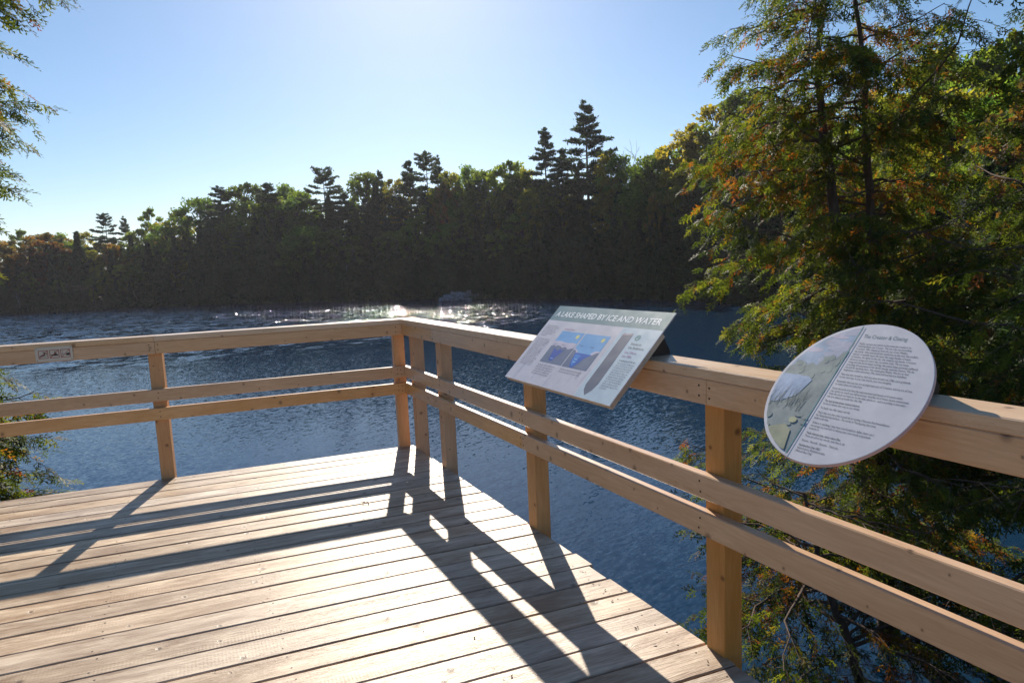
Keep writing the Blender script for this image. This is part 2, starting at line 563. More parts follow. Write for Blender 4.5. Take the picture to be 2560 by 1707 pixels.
def ground_mat():
    m, nt, out = newmat('forest_floor')
    geo = N(nt, 'ShaderNodeNewGeometry')
    nz = N(nt, 'ShaderNodeTexNoise', i_Scale=0.8, i_Detail=8.0, i_Roughness=0.7)
    nt.links.new(geo.outputs['Position'], nz.inputs['Vector'])
    r_ = ramp(nt, [(0.3, (0.018, 0.014, 0.009)), (0.55, (0.03, 0.028, 0.013)), (0.75, (0.04, 0.03, 0.018))])
    nt.links.new(nz.outputs['Fac'], r_.inputs[0])
    bs = N(nt, 'ShaderNodeBsdfPrincipled', i_Roughness=0.95)
    nt.links.new(r_.outputs[0], bs.inputs['Base Color'])
    b_ = N(nt, 'ShaderNodeBump', i_Strength=0.6, i_Distance=0.3)
    nt.links.new(nz.outputs['Fac'], b_.inputs['Height'])
    nt.links.new(b_.outputs[0], bs.inputs['Normal'])
    nt.links.new(bs.outputs[0], out.inputs[0])
    return m


M['ground'] = ground_mat()
M['rock'] = simple('limestone', (0.24, 0.22, 0.23), 0.9, noise=0.4, nscale=3.0)

# ------------------------------------------------------------------ terrain and lake
# shoreline seen from the platform: azimuth (deg) -> horizontal distance (m)
SH_AZ = np.array([-180, -120, -75, -50, -30, -18.8, -13, -7, 1, 10, 14, 20, 31, 35, 42, 50, 57, 63, 72, 90, 110, 140, 180.0])
SH_RO = np.array([2.5, 3.0, 8, 40, 120, 160, 155, 146, 127, 115, 110, 98, 86, 80, 66, 46, 29, 18, 10.0, 5.5, 3.6, 2.5, 2.5])


def shore(az):
    return np.interp(az, SH_AZ, SH_RO)


def ground_z(x, y):
    dx, dy = x - C0[0], y - C0[1]
    az = np.degrees(np.arctan2(dx, dy))
    rho = np.hypot(dx, dy)
    s = shore(az)
    e = rho - s
    far = np.clip((s - 8) / 60, 0, 1)
    steep = np.interp(az, [-30, -19, -8, 0, 20, 45, 60], [0.10, 0.12, 0.20, 0.30, 0.34, 0.5, 0.5])
    hill = WZ + 0.25 + np.where(e > 0, 16 * (1 - np.exp(-np.maximum(e, 0) * steep / 16)) + np.clip(e - 40, 0, 400) * 0.015, 0)
    bank = WZ + 0.15 + np.clip(e, 0, 6) * 0.5
    land = hill * far + bank * (1 - far)
    bed = WZ - 0.15 + np.maximum(e, -20) * 0.35
    return np.where(e > 0, land, bed)


def grid_terrain():
    # polar sheet centred on the viewer: fine near the shores, 900 m out to the horizon
    azs = np.arange(-180, 180, 2.0)
    k = np.concatenate([np.linspace(0.02, 0.9, 10), np.linspace(0.93, 1.0, 5)])
    out = np.concatenate([[0.6, 1.5, 3, 5, 8, 12, 17, 24, 34, 50, 75, 110, 170, 260, 400, 650, 900]])
    vs = []
    for a in azs:
        s = shore(a)
        rr = np.concatenate([k * s, s + out])
        x = C0[0] + np.sin(R(a)) * rr
        y = C0[1] + np.cos(R(a)) * rr
        z = ground_z(x, y) + (rng.random(len(rr)) - 0.5) * np.where(rr > s, 0.25, 0.05)
        vs.append(np.stack([x, y, z], -1))
    vs = np.array(vs)
    na, nr = vs.shape[:2]
    i = np.arange(na)[:, None]
    j = np.arange(nr - 1)[None, :]
    a = i * nr + j
    b = ((i + 1) % na) * nr + j
    fs = np.stack([a, a + 1, b + 1, b], -1).reshape(-1, 4)
    me = mesh_np('terrain', vs.reshape(-1, 3), fs, M['ground'], smooth=True)
    o = bpy.data.objects.new('terrain', me)
    COL.objects.link(o)
    return tag(o, 'dark forest floor rising from the lake shore into the wooded hillside', kind='structure')


grid_terrain()
wb = MB()
wb.add([(-260, -30, 0), (260, -30, 0), (260, 260, 0), (-260, 260, 0)], [(0, 1, 2, 3)])
wo_ = wb.build('lake_water', M['water'], loc=(0, 0, WZ))
tag(wo_, 'rippled blue lake water with dark tree reflections and sun glitter', kind='structure')

# ------------------------------------------------------------------ deck
deck = empty('deck', (0, 0, 0))
tag(deck, 'weathered timber viewing deck of long pale boards in the foreground', 'deck')
PITCH, BW = 0.1475, 0.1405


def edge_x(y, off=0.044):
    # x where the right hand deck edge passes at this y
    return (off - NR[1] * y) / NR[0]


screws = MB()


def screw_disc(mb, c, nrm, r=0.0035):
    nrm = np.asarray(nrm, float)
    a = np.cross(nrm, (0.3, 0.5, 0.8)); a /= np.linalg.norm(a)
    b = np.cross(nrm, a)
    c = np.asarray(c, float) + nrm * 0.0006
    mb.add([c + r * (math.cos(t) * a + math.sin(t) * b) for t in np.arange(6) * math.pi / 3], [(0, 1, 2, 3, 4, 5)])


y1 = 0.045
for i in range(60):
    r1, r2, r3, r4 = rng.random(4)
    gap = 0.004 + 0.007 * r1 ** 3
    if i in (6, 8, 13, 18): gap = 0.014
    ya, yb = y1 - (PITCH - gap * 0.5), y1 - gap * 0.5
    ext = (r2 - 0.5) * 0.014
    if i in (4, 16): ext += 0.016
    dz = (r3 - 0.5) * 0.003
    # butt joints well to the left of view
    lumber('deck_board', M['deck'], -5.2 - r4, -5.2 - r4, edge_x(ya) + ext, edge_x(yb) + ext, ya, yb, -0.038 + dz, dz, deck, ch=0.004)
    for js in (0.09, 0.75, 1.4, 2.05, 2.7, 3.3):
        xx = edge_x(ya) - js
        for yy in (ya + 0.03, yb - 0.03):
            screw_disc(screws, (xx + rng.normal() * 0.006, yy + rng.normal() * 0.004, dz), (0, 0, 1), 0.0042)
    y1 -= PITCH
o = screws.build('screw_heads', M['screw'], deck)
o['kind'] = 'stuff'
# rim joists, joists, beams and legs below
lumber('rim_joist', M['frame'], -5.2, -5.2, edge_x(0.04, 0.02), edge_x(0.0, 0.02), 0.0, 0.034, -0.28, -0.042, deck)
lumber('rim_joist', M['frame'], -0.1, -0.1, 8.9, 8.9, -0.01, 0.028, -0.28, -0.042, deck, loc=(0, 0, 0), rz=ROT_R)
for js in (0.9, 1.7, 2.5, 3.3, 4.1):
    lumber('joist', M['frame'], 0.3, 0.3, 8.5, 8.5, -js, -js + 0.038, -0.28, -0.042, deck, rz=ROT_R)
for (lx, ly) in ((-4.6, -0.25), (-2.2, -0.25), (-0.25, -0.3), (0.15, -3.0), (0.5, -5.6), (-2.2, -3.0), (-4.6, -3.0)):
    gz = float(ground_z(np.array([lx]), np.array([ly]))[0])
    mb = MB()
    mb.box((0, 0, (gz - 0.4 - 0.28) / 2), (0.14, 0.14, abs(gz - 0.4) - 0.28 + 0.0))
    mb.build('support_leg', M['frame'], deck, loc=(lx, ly, 0))

fl = MB()
for k in range(70):
    q_ = rng.random()
    yy_ = -0.1 - 3.4 * rng.random()
    xx_ = edge_x(yy_) - (0.05 + 0.25 * q_ ** 2 if k % 2 else 3.0 * q_)
    sz, an = 0.004 + 0.006 * rng.random(), rng.random() * 6.28
    ca, sa = math.cos(an) * sz, math.sin(an) * sz
    fl.add([(xx_ - ca, yy_ - sa, .003), (xx_ + sa * .4, yy_ - ca * .4, .005), (xx_ + ca, yy_ + sa, .0045), (xx_ - sa * .4, yy_ + ca * .4, .003)], [(0, 1, 2, 3)])
fo = fl.build('leaf_litter', M['bark'])
tag(fo, 'tiny brown cedar crumbs scattered over the deck boards', 'leaf litter', kind='stuff')
tw = Tubes()
tw.add([(0, 0, .004), (0.012, 0.01, .012), (0.008, 0.03, .016), (-.004, .045, .012), (.006, .062, .006), (.022, .07, .004)], 0.0035, 0.002, 6)
tw.add([(-.004, .045, .012), (-.012, .055, .014), (-.016, .066, .008)], 0.003, 0.001, 5)
o = bpy.data.objects.new('dry_twig', tw.mesh('dry_twig', M['screw']))
COL.objects.link(o)
q_ = ray(924, 1260); q_ = C0 + q_ * (-C0[2] / q_[2])
o.location = (q_[0] - .01, q_[1] - .02, 0.001)
o.rotation_euler = (0, 0, 0.5)
tag(o, 'small curled dark twig lying on the deck boards', 'twig')

# ------------------------------------------------------------------ railings
PW = 0.0885


def rail_screws(parent, pts, rz):
    mb = MB()
    for p, nn in pts:
        screw_disc(mb, p, nn, 0.0045)
    o_ = mb.build('screw_heads', M['screw'], parent)
    o_['kind'] = 'stuff'


def post(parent, s0, rz):
    mb = MB()
    c = 0.003
    q = PW / 2
    mb.prism([(-q + c, -q), (q - c, -q), (q, -q + c), (q, q - c), (q - c, q), (-q + c, q), (-q, q - c), (-q, -q + c)], -0.45, H - 0.0385)
    # grain runs up the post: model it lying along X, then stand it up
    me_v = [(v[2] - 0.3, v[0], v[1]) for v in mb.v]
    m2 = MB()
    m2.add(me_v, mb.f)
    o_ = m2.build('post', M['post'], parent)
    cx, cy = s0 + q, 0.0382 + q
    o_.location = (cx, cy, 0.3)
    o_.rotation_euler = Matrix(((0, 1, 0), (0, 0, 1), (1, 0, 0))).to_euler()
    return o_


# back railing: local frame = world frame
rb = empty('railing', (0, 0, 0))
tag(rb, 'pale timber railing along the back of the deck, with the small prohibition plate', 'railing', 'timber railings of the viewing deck')
mx = (0.141 - NR[1] * 0.141) / NR[0]        # outer mitre corner
JX = -1.758
lumber('cap_board', M['cap'], JX + 0.0008, JX + 0.0008, 0.0, mx, 0.0, 0.141, H - 0.038, H, rb)
lumber('cap_board', M['cap'], -5.3, -5.3, JX - 0.0008, JX - 0.0008, 0.0, 0.141, H - 0.038, H, rb)
ex = edge_x(0.038, 0.0) - 0.0005
lumber('fascia_board', M['rail'], JX + 0.002, JX + 0.002, -0.001, ex, 0.0005, 0.038, H - 0.127, H - 0.0386, rb)
lumber('fascia_board', M['rail'], -5.3, -5.3, JX + 0.001 - 0.001, JX, 0.0005, 0.038, H - 0.127, H - 0.0386, rb)
for top in (A_TOP, B_TOP):
    lumber('rail', M['rail'], -5.3, -5.3, -0.001, ex, 0.0, 0.038, top - 0.089, top, rb)
left_posts = (-1.813, -0.0693, -3.55, -5.29)
for s0 in left_posts:
    post(rb, s0, 0)
pts = []
for s0 in left_posts:
    for top in (A_TOP, B_TOP):
        for dz in (0.026, 0.064):
            pts.append(((s0 + 0.045 + rng.normal() * 0.004, 0, top - dz), (0, -1, 0)))
            if s0 == left_posts[1]:
                pts.append(((s0 + 0.015, 0, top - dz + 0.006), (0, -1, 0)))
    for dz in (0.060, 0.098):
        pts.append(((s0 + 0.02, 0.0005, H - dz), (0, -1, 0)))
        pts.append(((s0 + 0.075, 0.0005, H - dz), (0, -1, 0)))
rail_screws(rb, pts, 0)

# right railing: local frame X along DR, local Y outwards
rr_ = empty('railing', (0, 0, 0), 0)
tag(rr_, 'pale timber railing down the side of the deck carrying the two information panels', 'railing', 'timber railings of the viewing deck')
# local +Y of ROT_R is (-sin, cos) = (sin th.., ) -> points along NR
rr_.rotation_euler = (0, 0, ROT_R)
# mitre in local coords: outer corner
oc_ = np.array([mx, 0.141, 0.0])
m_s, m_n = float(oc_ @ DR), float(oc_ @ NR)
lumber('cap_board', M['cap'], 0.0, m_s, 8.2, 8.2, 0.0, m_n, H - 0.038, H, rr_)
for a, b in ((-0.036, 0.653), (0.655, 3.297), (3.299, 8.2)):
    lumber('fascia_board', M['rail'], a, a, b, b, 0.0005, 0.038, H - 0.127, H - 0.0386, rr_)
for top in (A_TOP, B_TOP):
    for a, b in ((-0.036, 1.949), (1.951, 8.2)):
        lumber('rail', M['rail'], a, a, b, b, 0.0, 0.038, top - 0.089, top, rr_)
right_posts = (0.139 - PW, 0.7157 - PW, 2.009 - PW, 3.3409 - PW, 4.68, 6.0, 7.4)
for s0 in right_posts:
    post(rr_, s0, 0)
pts = []
for k, s0 in enumerate(right_posts):
    for top in (A_TOP, B_TOP):
        for dz in (0.026, 0.064):
            if k == 2:
                pts.append(((1.935, 0, top - dz), (0, -1, 0)))
                pts.append(((1.965, 0, top - dz), (0, -1, 0)))
            else:
                pts.append(((s0 + 0.012 + rng.normal() * 0.003, 0, top - dz), (0, -1, 0)))
    for dz in (0.062, 0.098):
        if k in (1, 3):
            pts.append(((s0 + 0.012, 0.0005, H - dz), (0, -1, 0)))
            pts.append(((s0 + 0.06, 0.0005, H - dz - 0.004), (0, -1, 0)))
rail_screws(rr_, pts, 0)

# ------------------------------------------------------------------ printed panels
TILT = 0.769


def panel_frame(s, o, z):
    c = DR * s + NR * o + np.array([0, 0, z])
    up = NR * math.cos(TILT) + np.array([0, 0, math.sin(TILT)])
    nn = np.cross(DR, up)
    return Matrix(((DR[0], up[0], nn[0], c[0]), (DR[1], up[1], nn[1], c[1]), (DR[2], up[2], nn[2], c[2]), (0, 0, 0, 1)))


def text_mesh(lines, name, parent, mat, z, col=(0.03, 0.03, 0.035)):
    """lines: (string, x, baseline y, height, width or None, bold offset, colour); all joined into ONE flat mesh of lettering"""
    vs, fs, cs = [], [], []
    for (s_, x, y, hgt, wid, bold, cc) in lines:
        cu = bpy.data.curves.new('lettering_tmp', 'FONT')
        cu.body = s_
        cu.size = 1.0
        cu.resolution_u = 2
        cu.offset = bold
        ob = bpy.data.objects.new('lettering_tmp', cu)
        COL.objects.link(ob)
        bpy.context.view_layer.update()
        dg = bpy.context.evaluated_depsgraph_get()
        me = bpy.data.meshes.new_from_object(ob.evaluated_get(dg))
        n = len(me.vertices)
        if n:
            co = np.empty(n * 3, dtype=np.float32)
            me.vertices.foreach_get('co', co)
            co = co.reshape(-1, 3)
            wx = co[:, 0].max() - min(0, co[:, 0].min())
            sy = hgt / 0.70
            sx = (wid / wx) if wid else sy * 0.92
            b = len(vs)
            for p in co:
                vs.append((x + p[0] * sx, y + p[1] * sy, z))
            for p in me.polygons:
                fs.append([b + i for i in p.vertices])
                cs.append(cc or col)
        bpy.data.objects.remove(ob)
        bpy.data.curves.remove(cu)
        bpy.data.meshes.remove(me)
    mb = MB()
    mb.v = vs; mb.f = fs; mb.c = cs; mb.m = [0] * len(fs)
    return mb.build(name, mat, parent, colattr=True)


def flat(mb, poly, z, col, zs=0.35):
    mb.add([(a, b, z * zs) for a, b in poly], [tuple(range(len(poly)))], 0, col)


def circle(cx, cy, rx, ry=None, n=24):
    ry = ry or rx
    return [(cx + rx * math.cos(t), cy + ry * math.sin(t)) for t in np.arange(n) * 2 * math.pi / n]


WHITE = (0.62, 0.60, 0.66)
p1 = bpy.data.objects.new('information_panel', None)
COL.objects.link(p1)
p1.matrix_world = panel_frame(2.62, -0.052, 1.065)
tag(p1, 'tilted rectangular information panel titled A LAKE SHAPED BY ICE AND WATER', 'information panel')
PWd, PHt = 0.830, 0.456
fb = MB()
fb.box((0, 0, -0.002), (PWd, PHt, 0.004), 0, col=WHITE)
fb.build('panel_face', M['ink'], p1, colattr=True)
bb = MB()
bb.box((0.0, -0.048, -0.0165), (PWd - 0.016, PHt - 0.100, 0.023), 0)
bb.build('backing_board', M['edge'], p1)
pr = MB()
flat(pr, [(-.415, .136), (.415, .136), (.415, .228), (-.415, .228)], .0004, (0.155, 0.265, 0.285))
flat(pr, [(.178, -.228), (.415, -.228), (.415, .136), (.178, .136)], .0004, (0.53, 0.64, 0.72))
flat(pr, [(.176, -.228), (.1785, -.228), (.1785, .136), (.176, .136)], .0007, (0.72, 0.75, 0.8))
# slow streaks of the printed backdrop
for k in range(26):
    x = -0.40 + 0.57 * rng.random()
    wdt = 0.002 + 0.006 * rng.random()
    y0 = -0.225 + 0.2 * rng.random(); y1_ = y0 + 0.05 + 0.1 * rng.random()
    c_ = (0.55, 0.52, 0.62) if k % 2 else (0.64, 0.60, 0.64)
    flat(pr, [(x, y0), (x + wdt, y0), (x + wdt + 0.004, min(y1_, .13)), (x + 0.004, min(y1_, .13))], .0005, c_)
# two cut-away drawings of the basin
SKYB, STONE, SNOW = (0.18, 0.42, 0.75), (0.17, 0.20, 0.29), (0.60, 0.55, 0.66)


def drawing(x0, x1, y0, y1, open_lake):
    w_, h_ = x1 - x0, y1 - y0
    q = lambda a, b: (x0 + a * w_, y0 + b * h_)
    flat(pr, [q(0, 0), q(1, 0), q(1, 1), q(0, 1)], .0008, SKYB)
    if not open_lake:
        flat(pr, [q(0, .4), q(1, .4), q(1, .66), q(.8, .68), q(.6, .66), q(.4, .67), q(.2, .69), q(0, .66)], .0011, SNOW)
        flat(pr, [q(0, 0), q(1, 0), q(1, .53), q(.88, .50), q(.78, .47), q(.68, .52), q(.62, .53), q(.52, .49), q(.42, .53), q(.3, .55), q(.2, .51), q(.1, .54), q(0, .5)], .0014, STONE)
        flat(pr, [q(.22, .44), q(.32, .10), q(.42, .06), q(.50, .08), q(.56, .22), q(.70, .46), q(.58, .40), q(.5, .46), q(.4, .38), q(.3, .45)], .0017, (0.05, 0.10, 0.42))
        flat(pr, [q(.36, .13), q(.48, .13), q(.48, .16), q(.36, .16)], .0020, (0.25, 0.4, 0.8))
    else:
        flat(pr, [q(0, .3), q(.2, .3), q(.22, .45), q(.15, .5), q(.05, .54), q(0, .54)], .0011, SNOW)
        flat(pr, [q(.7, .3), q(1, .3), q(1, .56), q(.85, .55), q(.75, .48)], .0011, SNOW)
        flat(pr, [q(0, 0), q(1, 0), q(1, .52), q(.9, .50), q(.8, .42), q(.15, .42), q(.12, .48), q(0, .5)], .0014, STONE)
        flat(pr, [q(.14, .43), q(.22, .15), q(.3, .02), q(.42, .0), q(.5, .10), q(.62, .30), q(.82, .43)], .0017, (0.03, 0.12, 0.50))
        flat(pr, [q(.20, .38), q(.27, .12), q(.35, .05), q(.42, .12), q(.44, .38)], .0020, (0.05, 0.24, 0.68))
        for b in (.16, .24):
            flat(pr, [q(.28, b), q(.4, b), q(.4, b + .02), q(.28, b + .02)], .0023, (0.4, 0.6, 0.85))
    flat(pr, circle(x0 + w_ * .82, y0 + h_ * .87, .013), .0012, (0.55, 0.6, 0.45))
    flat(pr, circle(x0 + w_ * .82, y0 + h_ * .87, .0085), .0015, (0.85, 0.78, 0.22))


drawing(-.230, -.050, -.105, .079, False)
drawing(-.041, .142, -.106, .079, True)
# sediment core
flat(pr, [(.202, .100), (.212, .106), (.225, .102), (.243, .106), (.263, .109), (.266, .09), (.272, -.150), (.262, -.185), (.237, -.214), (.212, -.190), (.201, -.165)], .0008, (0.155, 0.165, 0.215))
flat(pr, [(.202, .100), (.212, .106), (.225, .102), (.243, .106), (.263, .109), (.262, .100), (.243, .097), (.225, .094), (.204, .094)], .0011, (0.42, 0.33, 0.36))
flat(pr, circle(.305, .089, .0155), .0008, (0.13, 0.30, 0.32))
flat(pr, [(.297, .089), (.300, .083), (.305, .081), (.310, .083), (.313, .089), (.309, .086), (.305, .0845), (.301, .086)], .0011, (0.62, 0.7, 0.75))
pr.build('printed_picture', M['ink'], p1, colattr=True)
text_mesh([('A LAKE SHAPED BY ICE AND WATER', -.386, .162, .0315, .762, 0.022, (0.92, 0.95, 0.96))], 'title_lettering', p1, M['ink'], .0004)
G_, P_, D_ = (0.10, 0.13, 0.16), (0.42, 0.20, 0.42), (0.16, 0.15, 0.19)
left_col = ['The lake was formed over', '15,000 years ago at the end', 'of the last ice age when', 'glaciers were melting and',
            'fresh meltwater carved', 'the limestone.', '', 'Over time water seeped', 'into the cracks in the rock.', 'The water dissolved the stone,',
            'creating a cavern below.', 'When the roof of the', 'cavern collapsed, a deep', 'sinkhole was left behind.', 'Streams and springs filled',
            'the basin and the lake we', 'see today began to form.', 'Its deep water is still and', 'the bottom has no oxygen,', 'so layers of sediment lie', 'undisturbed year on year.']
ln = [(s_, -.392 + (0.0004 * i), .098 - i * .0117, .0066, min(.118, .0042 * len(s_)), 0.0, D_) for i, s_ in enumerate(left_col) if s_]
cap_a = ['Ice age: the fractured bedrock is', 'dissolved by groundwater below a', 'surface sheet of ice and meltwater', 'until the cavern roof gives way', 'and meltwater fills the hollow.']
ln += [(s_, -.226, -.124 - i * .0125, .0066, min(.150, .0045 * len(s_)), 0.0, D_) for i, s_ in enumerate(cap_a)]
cap_b = ['The sinkhole opened and the lake shaped', 'the clear deep basin of still lake water.']
ln += [(s_, -.036, -.124 - i * .0125, .0066, min(.160, .0042 * len(s_)), 0.0, D_) for i, s_ in enumerate(cap_b)]
ln += [('Sinkhole Theory', -.226, .088, .0085, .085, 0.0, P_)]
ln += [('Ice Age', -.222, -.001, .005, .026, 0.0, D_), ('Bedrock', -.155, .000, .005, .03, 0.0, D_), ('Limestone', -.028, .012, .005, .03, 0.0, D_), ('Sinkhole', .055, .010, .005, .03, 0.0, D_)]
ln += [('Stories in', .289, .053, .0125, .062, 0.0, G_), ('the Sediment', .289, .034, .0125, .092, 0.0, G_),
       ('Late 1200s to', .289, .010, .0115, .070, 0.0, P_), ('Late 1800s', .289, -.009, .0115, .056, 0.0, P_), ('Longhouses & Varves', .291, -.030, .0075, .098, 0.006, G_)]
rc = ['The lake is over 15,000 years', 'old, but the story you see here', 'of sediment is what settled', 'each season until the 1500s',
      'when a longhouse village was', 'built nearby. Human activity', 'changed the lake, altering', 'the chemistry of the upper', 'waters. This allowed the light', 'layers of calcium to form', 'which let plants begin to form', 'each summer.']
ln += [(s_, .290, -.0435 - i * .0112, .0064, min(.104, .0038 * len(s_)), 0.0, D_) for i, s_ in enumerate(rc)]
text_mesh(ln, 'body_lettering', p1, M['ink'], .0010)


def bracket(parent_mw, s_half, name, parent):
    """wedge of folded steel between the cap board and the panel's back; built in the rail's frame"""
    mb = MB()
    prof = [(0.022, H + 0.001), (0.148, H + 0.001), (0.150, H + 0.012), (0.095, 1.065 + (0.095 + 0.052) * 0.967 - 0.042), (0.022, 1.065 + (0.022 + 0.052) * 0.967 - 0.042)]
    vs = []
    for ss in (-s_half, s_half):
        for o_, z_ in prof:
            vs.append(DR * ss + NR * o_ + np.array([0, 0, z_]))
    n = len(prof)
    mb.add(vs, [tuple(range(n)), tuple(range(2 * n - 1, n - 1, -1))] + [(i, n + i, n + (i + 1) % n, (i + 1) % n) for i in range(n)])
    return mb


for pp, s_c, hl in ((p1, 2.62, 0.335),):
    mb = bracket(None, hl, 'bracket', pp)
    inv = pp.matrix_world.inverted()
    mb.v = [tuple(inv @ Vector((v[0] + DR[0] * s_c, v[1] + DR[1] * s_c, v[2]))) for v in mb.v]
    mb.build('bracket', M['steel'], pp)

# oval panel
p2 = bpy.data.objects.new('information_panel', None)
COL.objects.link(p2)
p2.matrix_world = panel_frame(3.836, -0.05, 1.064)
tag(p2, 'tilted oval information panel headed The Creator & Closing with a lake photograph', 'information panel')
EA, EB = 0.2094, 0.2335
ob_ = MB()
n = 96
ring = lambda z, k=1.0: [(EA * k * math.cos(t), EB * k * math.sin(t), z) for t in np.arange(n) * 2 * math.pi / n]
vs = ring(0.0, 0.995) + ring(-0.0012) + ring(-0.011) + ring(-0.012, 0.99)
ob_.add(vs, [tuple(range(n))], 0, (0.60, 0.60, 0.66))
ob_.add(vs, [tuple(range(4 * n - 1, 3 * n - 1, -1))], 1)
for r_i in range(3):
    ob_.add(vs, [(r_i * n + i, (r_i + 1) * n + i, (r_i + 1) * n + (i + 1) % n, r_i * n + (i + 1) % n) for i in range(n)], 1 if r_i else 0, (0.60, 0.60, 0.66))
ob_.build('panel_face', [M['ink'], M['ovaledge']], p2, colattr=True)


def clip_oval(poly, k=0.955, xr=-0.047):
    """clip a convex polygon to the oval's printed photograph (left of the split line)"""
    def inside_cut(ps, f):
        outp = []
        for i in range(len(ps)):
            a, b = ps[i], ps[(i + 1) % len(ps)]
            fa, fb_ = f(a), f(b)
            if fa >= 0: outp.append(a)
            if (fa >= 0) != (fb_ >= 0):
                t = fa / (fa - fb_)
                outp.append((a[0] + (b[0] - a[0]) * t, a[1] + (b[1] - a[1]) * t))
        return outp
    for j in range(40):
        t = 2 * math.pi * j / 40
        nx, ny = math.cos(t) / (EA * k), math.sin(t) / (EB * k)
        poly = inside_cut(poly, lambda p: 1 - (p[0] * nx + p[1] * ny))
        if len(poly) < 3: return None
    poly = inside_cut(poly, lambda p: xr - p[0])
    return poly if len(poly) >= 3 else None


ph = MB()


def photo_piece(poly, z, col):
    q = clip_oval(poly)
    if q: flat(ph, q, z, col, 1.0)


photo_piece([(-.21, -.24), (-.04, -.24), (-.04, .24), (-.21, .24)], .0002, (0.30, 0.42, 0.60))
for k in range(14):       # clouds in the printed sky
    cx, cy = -.2 + .15 * rng.random(), .09 + .13 * rng.random()
    photo_piece(circle(cx, cy, .02 + .03 * rng.random(), .006 + .01 * rng.random(), 12), .0003 + k * 1e-5, (0.40 + .1 * rng.random(), 0.46, 0.60))
tl = [(-.21, .055), (-.19, .06), (-.17, .075), (-.15, .066), (-.13, .078), (-.115, .07), (-.10, .10), (-.085, .108), (-.07, .10), (-.06, .125), (-.045, .118)]
for a, b in zip(tl[:-1], tl[1:]):
    photo_piece([(a[0], -.24), (b[0], -.24), b, a], .0005, (0.25, 0.31, 0.32))
for k in range(26):       # trees' tops of the printed far shore
    cx = -.2 + .155 * rng.random()
    cy = np.interp(cx, [t_[0] for t_ in tl], [t_[1] for t_ in tl]) - .10 * rng.random() ** 2
    g_ = 0.95 + 0.1 * rng.random()
    photo_piece(circle(cx, cy, .006 + .006 * rng.random(), .007 + .008 * rng.random(), 8), .00055 + k * 1.5e-5, (0.25 * g_, 0.32 * g_, 0.31 * g_))
photo_piece([(-.21, -.075), (-.165, -.07), (-.12, -.04), (-.10, .018), (-.115, .028), (-.16, .03), (-.21, .028)], .00105, (0.33, 0.45, 0.66))
for k in range(60):       # reeds
    cx, cy = -.205 + .12 * rng.random(), -.09 + .03 * rng.random()
    l_ = .03 + .05 * rng.random()
    dx = (rng.random() - .3) * .03
    photo_piece([(cx, cy), (cx + .0016, cy), (cx + dx + .001, cy + l_)], .0011 + k * 5e-6, (0.22, 0.27, 0.27))
for k in range(16):
    cx, cy = -.2 + .155 * rng.random(), -.22 + .13 * rng.random()
    g_ = 0.94 + 0.12 * rng.random()
    photo_piece(circle(cx, cy, .008 + .008 * rng.random(), .006 + .008 * rng.random(), 8), .00145 + k * 2e-5, (0.24 * g_, 0.295 * g_, 0.30 * g_))
photo_piece([(-.155, -.16), (-.10, -.135), (-.075, -.15), (-.06, -.21), (-.12, -.235)], .00185, (0.36, 0.38, 0.26))
photo_piece(circle(-.085, -.118, .012, .010, 10), .00185, (0.42, 0.44, 0.27))
flat(ph, [(-.049, -.2225), (-.046, -.2225), (-.046, .2225), (-.049, .2225)], .0019, (0.10, 0.30, 0.34), 1.0)
ph.build('printed_photograph', M['photo_ink'], p2, colattr=True)
T_ = (0.09, 0.10, 0.14)
paras = [
    ["Finally, we turn our minds to Karonhya:ke ronakere ne", "Sonkwaya'tison, our Creator. The one who set everything", "in motion. Who shaped us from the clay of our Mother,",
     "the Earth. Who placed all the medicines in the soil, the endless", "species of wildlife upon the land, the many bodies of water", "in motion, the lights in the sky, the wind at our backs. Creation",
     "shows us compassion every day, no matter what. The sun keeps", "rising and the Earth keeps turning, the plants keep growing-selflessly", "providing all sustenance of the Earth, energy, and the cosmos. We do",
     "not ask for anything here. We simply give thanks. We try to find", "forgiveness within ourselves. We stand still and we are humbled."],
    ["Take one slow breath in. And one slow breath out. Offer your gratitude", "in your own way, in your own words, your own thoughts."],
    ["Remember that you too are an important part of Creation, and we are all one,", "no matter where we come from."],
    ["Know that each of us have the empowerment and beauty of Creation within", "our spirits to reach our full potential. And for all of these layers mentioned,",
     "from the Earth we walk on, to the skies above us - and everything in between -", "we are deeply grateful for this life."],
    ["Tho kati niyohtonhake nonkwa'nikon:ra", "So let it remain that way in our minds."],
    ["To finish, we offer these words:"],
    ["This is the very best that I could do in reciting Ohen:ton Karihwatehkwen", "Ne' Kanonhweratonhtshera - The words of Thanksgiving that come", "before all else."],
    ["If there is anything I may have overlooked or fallen short on-I", "encourage you yourself, to release your own words of gratitude", "towards it."],
    ["Thoik nikawen:nake, tanon onen e'tho.", "These are all of my words, and that is all."],
    ["Nia:wen   Nya:weh   Nyaweha   Thank you"],
    ["Kaniehtenhawi Deer 2025", "Kanien'keha:ka Wahta/kanerwake", "[Mohawk Bear Clan]"]]
PB = 0.0093
yy = 0.1585
ln = [("The Creator & Closing", -.032, .182, .0125, .118, 0.0, (0.13, 0.20, 0.24))]
for pi_, para in enumerate(paras):
    for li, s_ in enumerate(para):
        bold = 0.012 if (pi_ in (4, 8) and li == 0) or (pi_ == 10 and li < 1) else 0.0
        ln.append((s_, -.032 + (0.003 if yy < -0.1 else 0), yy, .0062, min(.00262 * len(s_), .205), bold, T_))
        yy -= PB
    yy -= PB * 0.62
text_mesh(ln, 'body_lettering', p2, M['ink'], .0005)
mb = MB()
prof = [(0.022, H + 0.001), (0.146, H + 0.001), (0.148, H + 0.02), (0.080, 1.064 + 0.13 * 0.967 - 0.03), (0.022, 1.064 + 0.072 * 0.967 - 0.03)]
vs = []
